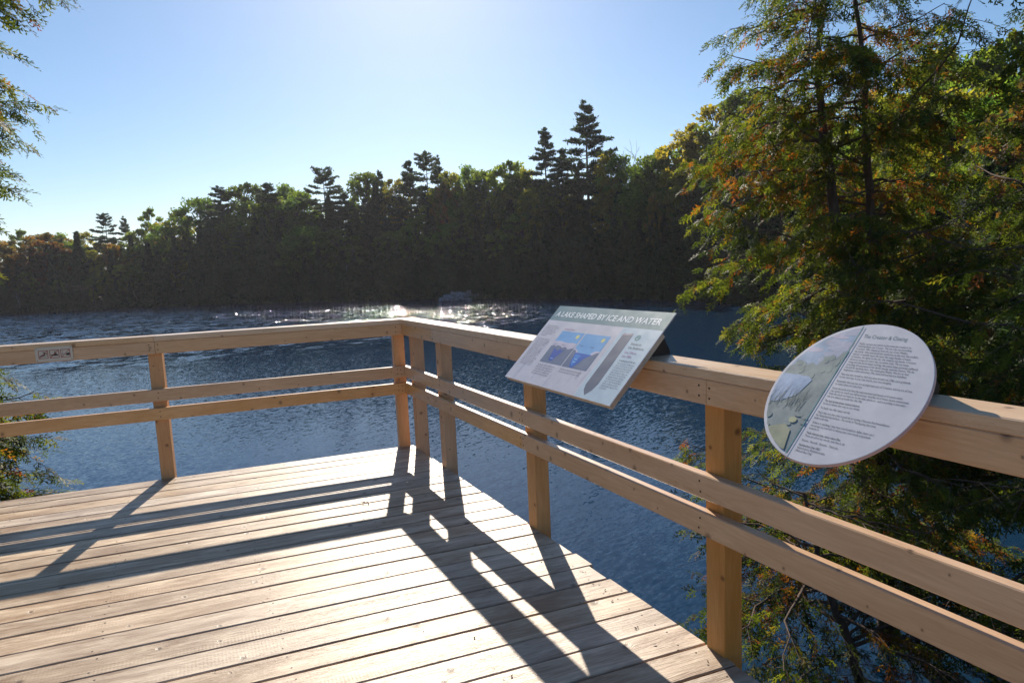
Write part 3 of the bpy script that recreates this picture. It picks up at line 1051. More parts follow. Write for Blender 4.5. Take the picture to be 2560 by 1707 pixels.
for ss in (-0.135, 0.135):
    for o_, z_ in prof:
        vs.append(DR * (3.836 + ss) + NR * o_ + np.array([0, 0, z_]))
inv = p2.matrix_world.inverted()
vs = [tuple(inv @ Vector(v)) for v in vs]
mb.add(vs, [(0, 1, 2, 3, 4), (9, 8, 7, 6, 5)] + [(i, 5 + i, 5 + (i + 1) % 5, (i + 1) % 5) for i in range(5)])
mb.build('bracket', M['steel'], p2)

# prohibition plate on the back railing
pl = empty('prohibition_plate', (-2.3585, -0.0008, 0.978))
tag(pl, 'small white plate with three red barred pictograms screwed to the back railing', 'sign')
CR, BK, RED = (0.60, 0.55, 0.47), (0.02, 0.02, 0.022), (0.34, 0.025, 0.03)


def vprism(mb, poly, y0, y1, col):
    n_ = len(poly)
    mb.add([(a, y0, b) for a, b in poly] + [(a, y1, b) for a, b in poly],
           [tuple(range(n_)), tuple(range(2 * n_ - 1, n_ - 1, -1))] + [(i, n_ + i, n_ + (i + 1) % n_, (i + 1) % n_) for i in range(n_)], 0, col)


mb = MB()
hw, hh_, c = 0.1075, 0.049, 0.006
vprism(mb, [(-hw + c, -hh_), (hw - c, -hh_), (hw, -hh_ + c), (hw, hh_ - c), (hw - c, hh_), (-hw + c, hh_), (-hw, hh_ - c), (-hw, -hh_ + c)], -0.003, 0.0, CR)
mb.build('plate', M['ink'], pl, colattr=True)


def vflat(mb, poly, lvl, col):
    mb.add([(a, -0.003 - lvl * 0.0004, b) for a, b in poly], [tuple(range(len(poly)))], 0, col)


for k, cx in enumerate((-0.062, 0.0015, 0.065)):
    mb = MB()
    h_ = 0.0275
    t_ = 0.0032
    fcs = [[(-h_, -h_), (h_, -h_), (h_, -h_ + t_), (-h_, -h_ + t_)], [(-h_, h_ - t_), (h_, h_ - t_), (h_, h_), (-h_, h_)],
           [(-h_, -h_), (-h_ + t_, -h_), (-h_ + t_, h_), (-h_, h_)], [(h_ - t_, -h_), (h_, -h_), (h_, h_), (h_ - t_, h_)]]
    for f in fcs:
        vflat(mb, [(cx + a, b) for a, b in f], 2, RED)
    g = lambda pts_: [(cx + a * h_, b * h_) for a, b in pts_]
    if k == 0:      # swimmer
        vflat(mb, g([(-.85, -.35), (-.2, -.02), (.25, .1), (.5, .0), (.2, -.25), (-.1, -.3)]), 1, BK)
        vflat(mb, g([(-.15, .55), (.0, .68), (.55, .45), (.35, .1), (.1, .0), (.2, .35)]), 1, BK)
        vflat(mb, [(cx + .68 * h_ + .16 * h_ * math.cos(t), .18 * h_ + .16 * h_ * math.sin(t)) for t in np.arange(10) * .628], 1, BK)
        vflat(mb, g([(-.9, -.38), (.9, -.38), (.9, -.5), (-.9, -.5)]), 1, BK)
    elif k == 1:    # rower
        vflat(mb, g([(-.9, -.15), (.85, -.15), (.65, -.45), (-.65, -.45)]), 1, BK)
        vflat(mb, g([(-.15, -.15), (.0, .25), (.35, .2), (.6, -.15)]), 1, BK)
        vflat(mb, [(cx + .15 * h_ + .16 * h_ * math.cos(t), .48 * h_ + .16 * h_ * math.sin(t)) for t in np.arange(10) * .628], 1, BK)
        vflat(mb, g([(-.75, -.4), (-.65, -.45), (.35, .25), (.3, .32)]), 1, BK)
    else:           # hook and fish
        vflat(mb, g([(.0, -.25), (.3, .0), (.85, .15), (.85, -.5), (.4, -.55), (.1, -.45)]), 1, BK)
        vflat(mb, g([(-.55, .75), (-.5, .75), (-.5, -.1), (-.55, -.1)]), 1, BK)
        vflat(mb, g([(-.72, -.1), (-.66, -.1), (-.6, -.24), (-.5, -.12), (-.44, -.12), (-.58, -.34), (-.7, -.28)]), 1, BK)
    vflat(mb, g([(-.94, -.86), (-.86, -.94), (.94, .86), (.86, .94)]), 3, RED)
    mb.build('pictogram', M['ink'], pl, colattr=True)
mb = MB()
for sx in (-0.098, 0.098):
    for sz in (-0.040, 0.040):
        screw_disc(mb, (sx, -0.0031, sz), (0, -1, 0), 0.0026)
o_ = mb.build('screw_heads', M['screw'], pl)
o_['kind'] = 'stuff'
#TREES#
# ------------------------------------------------------------------ distant trees
def quads(cen, ax, ay, name, mat, tint):
    """leaf clumps: one kite-shaped quad per centre with half-axes ax, ay"""
    n_ = len(cen)
    v = np.empty((n_, 4, 3))
    v[:, 0] = cen - ax
    v[:, 1] = cen - ay * 0.9 - ax * 0.15
    v[:, 2] = cen + ax
    v[:, 3] = cen + ay * 0.9 + ax * 0.1
    f = np.arange(n_ * 4).reshape(-1, 4)
    return mesh_np(name, v.reshape(-1, 3), f, mat, {'tint': tint})


def rnd_dirs(n_):
    d = rng.normal(size=(n_, 3))
    return d / np.linalg.norm(d, axis=1)[:, None]


def clump_axes(n_, size, asp=0.55, zbias=0.0, out=None):
    a = rnd_dirs(n_)
    if out is not None:
        a = a * 0.8 + out
    a[:, 2] += zbias
    a /= np.linalg.norm(a, axis=1)[:, None]
    b = np.cross(a, rnd_dirs(n_))
    b /= np.linalg.norm(b, axis=1)[:, None] + 1e-9
    s_ = size * (0.6 + 0.8 * rng.random(n_))[:, None]
    return a * s_, b * s_ * asp


def proto_cedar(h, r, n_, mat, name='crown', power=0.75, low=0.03):
    t = rng.random(n_) ** 0.85
    z = h * (low + (1 - low) * t)
    phi = rng.random(n_) * 2 * math.pi
    q1, q2, q3 = rng.random(3) * 6
    lob = 1 + 0.22 * np.sin(phi * 2 + z * 1.3 + q1) + 0.17 * np.sin(phi * 5 - z * 2.1 + q2) + 0.16 * np.sin(z * 3.7 + phi + q3) + 0.1 * np.sin(z * 7 - phi * 3)
    prof = np.clip(1 - t, 0.0, 1) ** power * np.clip(0.55 + t * 3, 0, 1)
    rad = r * prof * lob * (0.35 + 0.65 * rng.random(n_) ** 0.45) + 0.08
    cen = np.stack([rad * np.cos(phi), rad * np.sin(phi), z + 0.25 * rad / r], -1)
    out = np.stack([np.cos(phi), np.sin(phi), np.full(n_, -0.35)], -1)
    ax, ay = clump_axes(n_, 0.25, 0.5, 0.1, out * 0.7)
    tint = np.clip(0.45 + 0.35 * np.sin(phi * 4 + z * 2) * rng.random(n_) + rng.normal(size=n_) * 0.18, 0, 1)
    # spire
    k = n_ // 25
    cen[:k, 0] *= 0.15; cen[:k, 1] *= 0.15; cen[:k, 2] = h * (0.93 + 0.09 * rng.random(k))
    return quads(cen, ax, ay, name, mat, tint)


def proto_pine(h, r, mat, whorls=15, base=0.28, shape='cone', wild=0.25):
    tb = Tubes()
    tb.add([(0, 0, -1), (0.1, 0.05, h * 0.4), (-0.05, 0.1, h * 0.75), (0, 0, h * 0.99)], 0.014 * h, 0.02, 6)
    C_, A_ = [], []
    wind = random.random() * 6.28
    t = 0.0
    while t < 1.0:
        t += random.uniform(0.3, 1.1) / whorls
        t_ = min(t, 0.99)
        z = h * (base + (0.985 - base) * t_)
        L_ = r * ((1 - t_) ** 0.75 + 0.07) if shape == 'cone' else r * (0.55 + 0.45 * math.sin(math.pi * min(.97, .1 + t_))) * (1.0 if t_ < .85 else .65)
        L_ *= 0.5 + 0.5 * min(1, t_ * 5)
        nb = random.choice([2, 3, 4, 4, 5])
        p0 = random.random() * 6.28
        for b in range(nb):
            a = p0 + b * 6.283 / nb + random.uniform(-.5, .5)
            l_ = L_ * random.uniform(1 - wild * 1.8, 1.1) * (1 + 0.28 * math.cos(a - wind))
            if l_ < 0.15: continue
            zb = z + random.uniform(-.35, .35)
            rise = random.uniform(-0.02, 0.20) + 0.3 * t_ ** 2
            s_ = np.linspace(0, 1, 6)
            bend = random.uniform(-.15, .15) * l_
            side = np.array([-math.sin(a), math.cos(a), 0])
            path = np.stack([np.cos(a) * l_ * s_, np.sin(a) * l_ * s_, zb + l_ * (rise * s_ ** 1.6 - 0.06 * s_)], -1) + side * (bend * s_ ** 2)[:, None]
            tb.add(path, 0.025 + 0.012 * l_, 0.01, 3)
            # side shoots carrying tufts of needles
            ns = int(3 + 4.2 * l_)
            for k in range(ns):
                q = 0.22 + 0.78 * (k + random.random()) / ns
                p = np.array([np.interp(q, s_, path[:, i]) for i in range(3)])
                sl_ = l_ * 0.33 * (1.25 - q) * random.uniform(.3, 1.2) + 0.12
                an = random.choice([-1, 1]) * random.uniform(.4, 1.2)
                dv = np.array([math.cos(a + an), math.sin(a + an), random.uniform(.0, .3)])
                m_ = int(8 + 13 * sl_)
                tq = rng.random(m_) ** 0.7
                c_ = p + dv * (sl_ * tq)[:, None] + rng.normal(size=(m_, 3)) * [0.12, 0.12, 0.085]
                C_.append(c_)
                A_.append(np.tile(dv * 0.7 + [0, 0, .25], (m_, 1)))
    cen = np.concatenate(C_)
    ax, ay = clump_axes(len(cen), 0.22, 0.36, 0.1, np.concatenate(A_))
    tint = np.clip(0.4 + rng.normal(size=len(cen)) * 0.25, 0, 1)
    return quads(cen, ax, ay, 'crown', mat, tint), tb.mesh('trunk', M['barkfar'])


def proto_broad(h, r, mat, n_cl=46, per=82, low=0.3, bark_m=None, gap=1.0, size=0.20):
    tb = Tubes()
    tb.add([(0, 0, -1), (0.15, 0, h * 0.25), (-0.1, 0.1, h * 0.5), (0.1, 0, h * 0.8)], 0.022 * h * 0.6, 0.04, 6)
    C_, Tn = [], []
    for i in range(n_cl):
        u = random.random()
        z = h * (low + (0.96 - low) * u)
        prof = math.sin(math.pi * min(1, (0.12 + 0.86 * u))) ** 0.6
        a = random.random() * 6.283
        rad = r * prof * math.sqrt(random.random()) * 0.92
        c_ = np.array([rad * math.cos(a), rad * math.sin(a), z])
        tb.add([(0, 0, max(h * 0.2, z - rad * 0.9 - 0.6)), c_ * [0.5, 0.5, 1] - [0, 0, 0.25 * rad], c_], 0.07, 0.015, 3)
        s_ = np.array([0.21, 0.21, 0.15]) * r * random.uniform(0.55, 1.25) * gap
        d_ = rnd_dirs(per) * (rng.random(per)[:, None] ** 0.4) * s_
        C_.append(c_ + d_)
        Tn.append(np.full(per, random.random()) * 0.5 + 0.5 * rng.random(per))
    cen = np.concatenate(C_)
    ax, ay = clump_axes(len(cen), size, 0.75, -0.1)
    return quads(cen, ax, ay, 'crown', mat, np.concatenate(Tn)), tb.mesh('trunk', bark_m or M['barkfar'])


def proto_bare(h, r, mat):
    tb = Tubes()
    def grow(p, d, l_, rad, dep):
        q = p + d * l_
        mid = (p + q) / 2 + rnd_dirs(1)[0] * l_ * 0.06
        tb.add([p, mid, q], rad, rad * 0.55, 4 if dep else 6)
        if dep >= 4: return
        for _ in range(random.choice([2, 3, 3])):
            nd = d + rnd_dirs(1)[0] * 0.62
            nd[2] += 0.12
            nd /= np.linalg.norm(nd)
            grow(q if random.random() < .6 else mid, nd, l_ * random.uniform(.55, .78), rad * 0.55, dep + 1)
    grow(np.array([0, 0, -0.5]), np.array([0.05, 0.0, 1.0]), h * 0.38, 0.018 * h, 0)
    return tb.mesh('trunk', mat)


def trunk_mesh(h):
    tb = Tubes()
    tb.add([(0, 0, -1), (0.05, 0, h * 0.5), (0, 0, h * 0.95)], 0.014 * h, 0.02, 5)
    return tb.mesh('trunk', M['barkfar'])


PROTO = {}
for k, (h_, r_, p_) in enumerate([(12, 2.3, 1.1), (12, 1.9, 1.0), (12, 2.7, 1.3), (12, 2.1, .95), (12, 2.5, 1.15), (12, 2.9, 1.05)]):
    PROTO['cedar', k] = (proto_cedar(h_, r_, 5600, M['cedar_far'], power=p_), trunk_mesh(12))
for k, (r_, wn_, bs_, sh_, ir) in enumerate([(4.6, 17, .25, 'cone', .2), (4.2, 18, .2, 'cone', .3), (4.2, 13, .35, 'umbrella', .35), (3.8, 19, .3, 'cone', .2)]):
    PROTO['pine', k] = proto_pine(18, r_, M['pine_far'], wn_, bs_, sh_, ir)
for k in range(3):
    PROTO['green', k] = proto_broad(14, 4.3 + k * .4, M['green_far'], 74 + 4 * k)
for k in range(2):
    PROTO['yellow', k] = proto_broad(14, 4.2 + k * .5, M['yellow_far'], 76)
PROTO['orange', 0] = proto_broad(12, 3.8, M['orange_far'], 64)
PROTO['airy', 0] = proto_broad(14, 3.6, M['green_far'], 44, 60, 0.35, gap=0.85)
PROTO['bigleaf', 0] = proto_broad(14, 4.6, M['yellow_far'], 90, 80, 0.2, size=0.19)
bare_m = proto_bare(14, 3, M['palebark'])
HREF = {'cedar': 12, 'pine': 18, 'green': 14, 'yellow': 14, 'orange': 12, 'airy': 14, 'bare': 14, 'bigleaf': 14}
NAME = {'cedar': 'cedar_tree', 'pine': 'pine_tree', 'green': 'broadleaf_tree', 'yellow': 'broadleaf_tree', 'orange': 'broadleaf_tree', 'airy': 'broadleaf_tree', 'bare': 'bare_tree', 'bigleaf': 'broadleaf_tree'}


def plant(kind, var, base, h, wide=1.0, rz=None, label=None, group=None, lean=0.0):
    e_ = bpy.data.objects.new(NAME[kind], None)
    COL.objects.link(e_)
    s_ = h / HREF[kind]
    e_.location = base
    e_.rotation_euler = (lean, 0, random.random() * 6.28 if rz is None else rz)
    e_.scale = (s_ * wide, s_ * wide, s_)
    if kind == 'bare':
        parts = [('trunk', bare_m)]
    else:
        c_, t_ = PROTO[kind, var]
        parts = [('crown', c_), ('trunk', t_)]
    for nm, me in parts:
        o_ = bpy.data.objects.new(nm, me)
        COL.objects.link(o_)
        o_.parent = e_
    tag(e_, label, 'tree', group)
    return e_


def plant_px(kind, var, u, v_top, depth, wide=1.0, label=None, group=None, rz=None, min_h=3.0, lean=0.0):
    """a tree standing 'depth' metres behind the shoreline whose tip rises to the skyline seen there"""
    r0 = ray(u, 700)
    az = math.degrees(math.atan2(r0[0], r0[1]))
    rho = float(shore(az)) + depth
    rho += 5.0 if 5 < az < 30 and depth > 5 else 0.0
    top = at(u, v_top, rho)
    gz = float(ground_z(np.array([top[0]]), np.array([top[1]]))[0])
    h = max(min_h, top[2] - gz)
    return plant(kind, var, (top[0], top[1], gz - 0.1), h, wide, rz, label, group, lean)


K = 2560 / 2352
G_SKY = 'trees on the skyline beyond the lake'
# (x, y_top in the photo at 2352 px wide, kind, variant, depth, width, label)
SKYLINE = [
    (8, 548, 'orange', 0, 14, 1.2, 'orange brown autumn tree at the left end of the far skyline'),
    (45, 521, 'airy', 0, 26, .9, 'airy dark green tree rising above the orange trees at far left'),
    (100, 531, 'orange', 0, 16, 1.4, 'rust orange tree under the low skyline at far left'),
    (140, 533, 'green', 1, 26, .9, 'green crown just right of the rust orange tree on the low skyline'),
    (175, 535, 'cedar', 1, 8, 1.2, 'dark conical cedar below the low skyline at left'),
    (192, 530, 'yellow', 0, 24, .8, 'olive tree left of the forked dark pine'),
    (240, 492, 'pine', 2, 22, .75, 'dark pine with a forked flat top on the low left skyline'),
    (283, 497, 'pine', 0, 24, .62, 'thin leaning pine next to the forked dark pine'),
    (340, 470, 'airy', 0, 22, .8, 'round airy tree standing alone above the left skyline'),
    (312, 522, 'green', 0, 20, .9, 'green tree at the foot of the round airy tree'),
    (368, 505, 'yellow', 1, 20, .8, 'yellow green tree right of the round airy tree'),
    (408, 483, 'yellow', 0, 20, .9, 'golden topped tree where the skyline begins to climb'),
    (455, 448, 'green', 2, 18, 1.0, 'full green tree at the first shoulder of the ridge'),
    (505, 428, 'pine', 3, 14, 1.1, 'broad layered pine left of the paired ridge crowns'),
    (560, 413, 'green', 0, 20, 1.0, 'tallest rounded green crown on the left part of the ridge'),
    (612, 420, 'pine', 1, 12, 1.25, 'sunlit layered pine with bare trunk showing, left of the umbrella pine'),
    (648, 421, 'green', 1, 22, .9, 'green crown behind the sunlit layered pine'),
    (688, 432, 'green', 2, 18, .8, 'low green crown in the dip before the umbrella pine'),
    (740, 388, 'pine', 2, 15, .9, 'umbrella shaped pine standing above the ridge on the left'),
    (790, 440, 'pine', 3, 12, .9, 'pine with pale drooping tiers right of the umbrella pine'),
    (838, 386, 'green', 0, 20, 1.0, 'bright green rounded tree between the pines of the ridge'),
    (872, 392, 'pine', 3, 20, .6, 'dark narrow conifer against the bright green rounded tree'),
    (905, 405, 'yellow', 1, 16, .7, 'small golden tree left of the twin ragged pines'),
    (938, 368, 'pine', 1, 15, .8, 'left one of the twin ragged pines on the ridge'),
    (978, 353, 'pine', 2, 15, .8, 'right one of the twin ragged pines on the ridge'),
    (1004, 358, 'pine', 0, 19, .5, 'small ragged pine top touching the twin pines'),
    (1030, 390, 'yellow', 0, 12, .8, 'amber tree below the ridge line near the middle of the photo'),
    (1068, 378, 'green', 1, 20, .8, 'small green crown on the ridge right of the amber tree'),
    (1110, 384, 'green', 2, 18, .9, 'grey green crown on the ridge near the middle'),
    (1165, 362, 'green', 0, 17, .9, 'rounded crown on the ridge left of the pointed spruce like tree'),
    (1205, 380, 'yellow', 1, 14, .7, 'yellow green tree below the pointed dark conifer'),
    (1250, 293, 'pine', 3, 14, .8, 'pointed dark conifer just left of the tallest pine'),
    (1290, 340, 'pine', 1, 11, .9, 'grey green pine in front of the foot of the tallest pine'),
    (1343, 233, 'pine', 0, 14, .85, 'tallest pine on the ridge with tiered open branches'),
    (1395, 345, 'yellow', 0, 14, .8, 'golden green tree right below the tallest pine'),
    (1445, 330, 'bare', 0, 16, .9, 'bare grey treetop right of the tallest pine'),
    (1480, 322, 'bare', 0, 18, .8, 'second bare grey treetop beside the first on the ridge'),
    (1425, 352, 'green', 1, 12, .8, 'green crown beneath the bare grey treetops'),
    (1490, 345, 'green', 0, 12, .9, 'green crown just right of the bare grey treetops'),
    (1530, 330, 'green', 2, 16, .8, 'green crown behind the outer twigs of the near cedar'),
    (1580, 280, 'yellow', 1, 16, .9, 'yellow green crown behind the left side of the near cedar'),
    (1640, 235, 'yellow', 0, 17, 1.0, 'pale yellow green crown seen through the near cedar'),
    (1725, 195, 'green', 1, 20, 1.1, 'high rounded crown left of the near cedar trunks'),
    (1800, 235, 'green', 0, 16, .9, 'green crown directly behind the near cedar trunks'),
    (1900, 230, 'yellow', 1, 20, .9, 'yellow green crown seen between the two near trunks'),
    (2020, 200, 'yellow', 0, 20, .9, 'yellowing crown behind the right near trunk'),
    (2105, 150, 'bigleaf', 0, 16, .75, 'yellow green tree right of the near cedar top'),
    (2165, 98, 'yellow', 1, 20, .8, 'tall olive gold tree on the slope right of the near cedar'),
    (2245, 105, 'green', 2, 20, .7, 'bright green tree on the right hand slope'),
    (2320, 58, 'green', 0, 18, .8, 'highest bright green tree at the right edge of the photo'),
    (2440, 110, 'orange', 0, 8, .9, 'reddish brown tree cut by the right edge of the photo'),
    (2290, 280, 'cedar', 2, 6, 1.1, 'dark brown green cedar below the bright trees at right'),
    (2190, 260, 'cedar', 0, 7, 1.2, 'dark cedar on the right hand slope under the olive gold tree'),
    (2262, 330, 'bare', 0, 3, .6, 'pale bare forked tree in the dark of the right hand slope'),
]
for (x_, y_, kd, vr, dp, wd, lb) in SKYLINE:
    plant_px(kd, vr, x_ * K, y_ * K, dp, wd * (1.25 if kd == 'pine' else 1.0), lb, G_SKY)
# lower coloured trees at the left shore
for (x_, y_, kd, vr, dp, wd, lb) in [
    (30, 590, 'orange', 0, 10, 1.1, 'dull orange tree low on the far left shore'),
    (95, 548, 'orange', 0, 9, 1.5, 'broad red orange crown above the left shore'),
    (60, 620, 'green', 1, 6, .9, 'fresh green tree near the water at far left'),
    (130, 640, 'green', 2, 5, .8, 'grey green tree with leaning pale trunk near the left water edge'),
    (205, 570, 'yellow', 1, 10, .9, 'yellow green round tree left of the bright orange tree'),
    (250, 555, 'orange', 0, 11, .9, 'bright orange tree in the middle of the left shore'),
    (230, 605, 'yellow', 0, 4, .6, 'small bright yellow tree at the left water edge'),
    (212, 660, 'yellow', 1, 2.5, .7, 'low yellow bush like tree beside the small bright yellow tree'),
    (310, 560, 'yellow', 1, 14, .9, 'lime green tree lit behind the dark left cedars'),
    (1018, 412, 'orange', 0, 9, .55, 'amber orange crown glowing below the twin ragged pines'),
    (1215, 430, 'yellow', 0, 8, .7, 'yellowish tree halfway up the dark slope near the middle'),
    (1400, 400, 'yellow', 1, 9, .7, 'golden leaved tree below the ridge beside the tallest pine'),
    (1500, 440, 'orange', 0, 6, .35, 'small orange tree glowing at the edge of the near cedar'),
    (40, 660, 'bare', 0, 1.5, .8, 'pale leaning bare trunk at the far left shore'),
    (135, 650, 'bare', 0, 1.5, .7, 'pale bare trunk beside the grey green shore tree'),
]:
    plant_px(kd, vr, x_ * K, y_ * K, dp, wd, lb, 'coloured trees along the far slope')
# the shaded wall of cedars: two ranks between shore and skyline
sk = np.array([(a[0], a[1]) for a in sorted(SKYLINE, key=lambda a: a[0]) if a[2] not in ('bare', 'pine') and a[4] > 7 and a[1] < 560], float)
shy = lambda x: np.interp(x, [0, 200, 400, 700, 1000, 1500, 2352], [716, 712, 708, 703, 693, 690, 690])
x_ = -110.0
i = 0
while x_ < 2480:
    base_y = np.interp(x_, sk[:, 0], sk[:, 1])
    sy = shy(x_)
    for rank, (f0, f1, dp, wd) in enumerate(((0.26, 0.50, 1.5, 1.15), (0.48, 0.74, 6.5, 1.3), (0.78, 0.93, 13.0, 1.15))):
        f = random.uniform(f0, f1)
        if rank == 0 and x_ < 420: f *= 0.75
        xx = x_ + rank * 13 + random.uniform(-7, 7)
        yy_ = sy - (sy - base_y) * f
        kd, vr = 'cedar', random.randrange(6)
        if rank == 2:
            kd = random.choice(['green', 'green', 'yellow', 'cedar', 'pine', 'green'])
            vr = random.randrange({'green': 3, 'yellow': 2, 'cedar': 6, 'pine': 4}[kd])
            lbl = {'green': 'dark green rounded crown filling the canopy just under the far skyline', 'yellow': 'yellow green rounded crown filling the canopy just under the far skyline',
                   'cedar': 'dark pointed cedar filling the canopy just under the far skyline', 'pine': 'layered pine filling the canopy just under the far skyline'}[kd]
            if x_ < 60 or min(abs(xx - q_) for q_ in (240, 283, 340, 740, 938, 978, 1250, 1343)) < 9: continue
            plant_px(kd, vr, xx * K, yy_ * K, dp + random.uniform(-1, 2), wd * (0.9 if kd != 'pine' else 1.1), lbl, {'green': 'rounded green crowns of the far canopy', 'yellow': 'yellow green crowns of the far canopy', 'cedar': 'pointed cedars of the far canopy', 'pine': 'layered pines of the far canopy'}[kd])
            continue
        lb, gp = ('dark cedar in the shaded front rank at the far water edge', 'front rank of dark cedars at the far shore') if rank == 0 else ('shaded tree of the second rank, on the slope behind the far shore', 'second rank of shaded trees on the far slope')
        rk = random.random()
        if rank == 1 and rk < (0.30 if x_ < 1500 else 0.0):
            kd, vr = ('green', random.randrange(3)) if rk < .14 else ('pine', random.choice([0, 1, 3])) if rk < .27 else ('yellow', rk > .285)
        plant_px(kd, vr, xx * K, yy_ * K, dp + random.uniform(-.8, 2), wd * random.uniform(.85, 1.2), lb, gp)
    x_ += 27 if x_ < 1500 else 34
    i += 1
# shrubs and low branches trailing at the far water line
n_ = 26000
azs = R(-26) + rng.random(n_) * R(96)
ro = np.array([shore(math.degrees(a)) for a in azs]) + rng.normal(size=n_) * 0.7 + 0.6
hz = rng.random(n_) ** 1.6 * (1.4 + 0.9 * np.sin(azs * 60) + 0.6 * np.sin(azs * 143))
cen = np.stack([C0[0] + np.sin(azs) * ro, C0[1] + np.cos(azs) * ro, WZ + 0.1 + np.maximum(hz, 0.1)], -1)
ax, ay = clump_axes(n_, 0.30, 0.7)
tn = np.clip(0.35 + 0.3 * np.sin(azs * 210) + 0.2 * rng.normal(size=n_), 0, 1)
# saplings and brush filling the wood behind the first rank
n2_ = 17000
a2 = R(-26) + rng.random(n2_) * R(92)
r2 = np.array([shore(math.degrees(a)) for a in a2]) + 9 + 8 * rng.random(n2_)
x2, y2 = C0[0] + np.sin(a2) * r2, C0[1] + np.cos(a2) * r2
z2 = ground_z(x2, y2) + 0.2 + 5.2 * rng.random(n2_)
bx, by = clump_axes(n2_, 0.55, 0.75)
cen = np.concatenate([cen, np.stack([x2, y2, z2], -1)])
ax, ay = np.concatenate([ax, bx]), np.concatenate([ay, by])
tn = np.concatenate([tn, rng.random(n2_) * 0.5])
me = quads(cen, ax, ay, 'shore_undergrowth', M['cedar_far'], tn)
o_ = bpy.data.objects.new('shore_undergrowth', me)
COL.objects.link(o_)
tag(o_, 'low dark undergrowth along the far water line', 'undergrowth', kind='stuff')

# small things on the far shore
def px_ground(u, v, dz=0.0):
    r_ = ray(u, v)
    t = (WZ + dz - C0[2]) / r_[2]
    return C0 + r_ * t


# pale limestone outcrop at the water edge
pc = at(1160, 722, float(shore(15.7)) - 2.0)
oc = empty('rock_outcrop', (pc[0], pc[1], WZ))
tag(oc, 'pale grey limestone outcrop at the foot of the dark trees across the lake', 'rock')
for k in range(17):
    mb = MB()
    w_, d_, h_ = random.uniform(.35, 1.0), random.uniform(.35, .8), random.uniform(.25, .6)
    lay = k // 6
    jit = lambda: random.uniform(-.16, .16)
    p8 = [(-w_ + jit(), -d_ + jit(), 0), (w_ + jit(), -d_ + jit(), 0), (w_ + jit(), d_ + jit(), 0), (-w_ + jit(), d_ + jit(), 0),
          (-w_ * .8 + jit(), -d_ * .8 + jit(), h_ + jit()), (w_ * .75 + jit(), -d_ * .7 + jit(), h_ + jit()), (w_ * .7 + jit(), d_ * .8, h_ + jit()), (-w_ * .7, d_ * .8, h_ + jit())]
    mb.add(p8, [(0, 3, 2, 1), (4, 5, 6, 7), (0, 1, 5, 4), (1, 2, 6, 5), (2, 3, 7, 6), (3, 0, 4, 7)])
    mb.build('stone', M['rock'], oc, loc=(((k % 6) - 2.5) * 1.35 * (1 - 0.28 * lay) + 2 * jit(), 1.5 * jit() + lay * 0.55, 0.05 + lay * 0.42 + jit() * .5), rz=random.uniform(-.6, .6))
# small pale sign board on a post among the far trees
ps = at(872, 668, float(shore(4.0)) - 0.6)
sg = empty('shore_sign', (ps[0], ps[1], WZ), R(10))
tag(sg, 'tiny pale framed board on a tall post in front of the far dark trees', 'sign')
mb = MB(); mb.box((0, 0, 2.6), (0.07, 0.07, 5.6)); mb.build('post', M['barkfar'], sg)
mb = MB()
for a_, b_, c_, d_ in ((0, 1.0, 6.65, .12), (0, 1.0, 5.55, .12)):
    mb.box((0, 0, c_), (b_, 0.08, d_ * .7))
for xx in (-.46, .46):
    mb.box((xx, 0, 6.1), (0.1, 0.075, 1.0))
mb.build('frame', M['palebark'], sg)
# boardwalk railing on the left shore
pb = at(207, 727, float(shore(-14.0)) - 0.4)
bw = empty('boardwalk_railing', (pb[0], pb[1], pb[2]), R(12))
tag(bw, 'short pale boardwalk railing among the trees of the left shore', 'railing')
for k in range(3):
    mb = MB(); mb.box((k * 1.75 - 1.75, 0, -1.6), (0.11, 0.11, 5.0)); mb.build('post', M['barkfar'], bw)
for zz in (.85, .35):
    mb = MB(); mb.box((0, -0.09, zz), (3.8, 0.05, 0.11)); mb.build('rail', M['frame'], bw)

# ------------------------------------------------------------------ thin added volume imitating veiling lens glare, lifts the dark far trees
hz_, hnt, hout = newmat('glare_haze_air')
pv = N(hnt, 'ShaderNodeVolumePrincipled')
pv.inputs['Density'].default_value = 0.0002
pv.inputs['Color'].default_value = (0.90, 0.90, 1.0, 1)
pv.inputs['Anisotropy'].default_value = 0.35
hnt.links.new(pv.outputs[0], hout.inputs['Volume'])
mb = MB()
mb.box((0, 0, 22), (2100, 2100, 116))
ho = mb.build('glare_haze', hz_)
tag(ho, 'thin bluish volume added to imitate lens glare over the lake and far trees', kind='stuff')

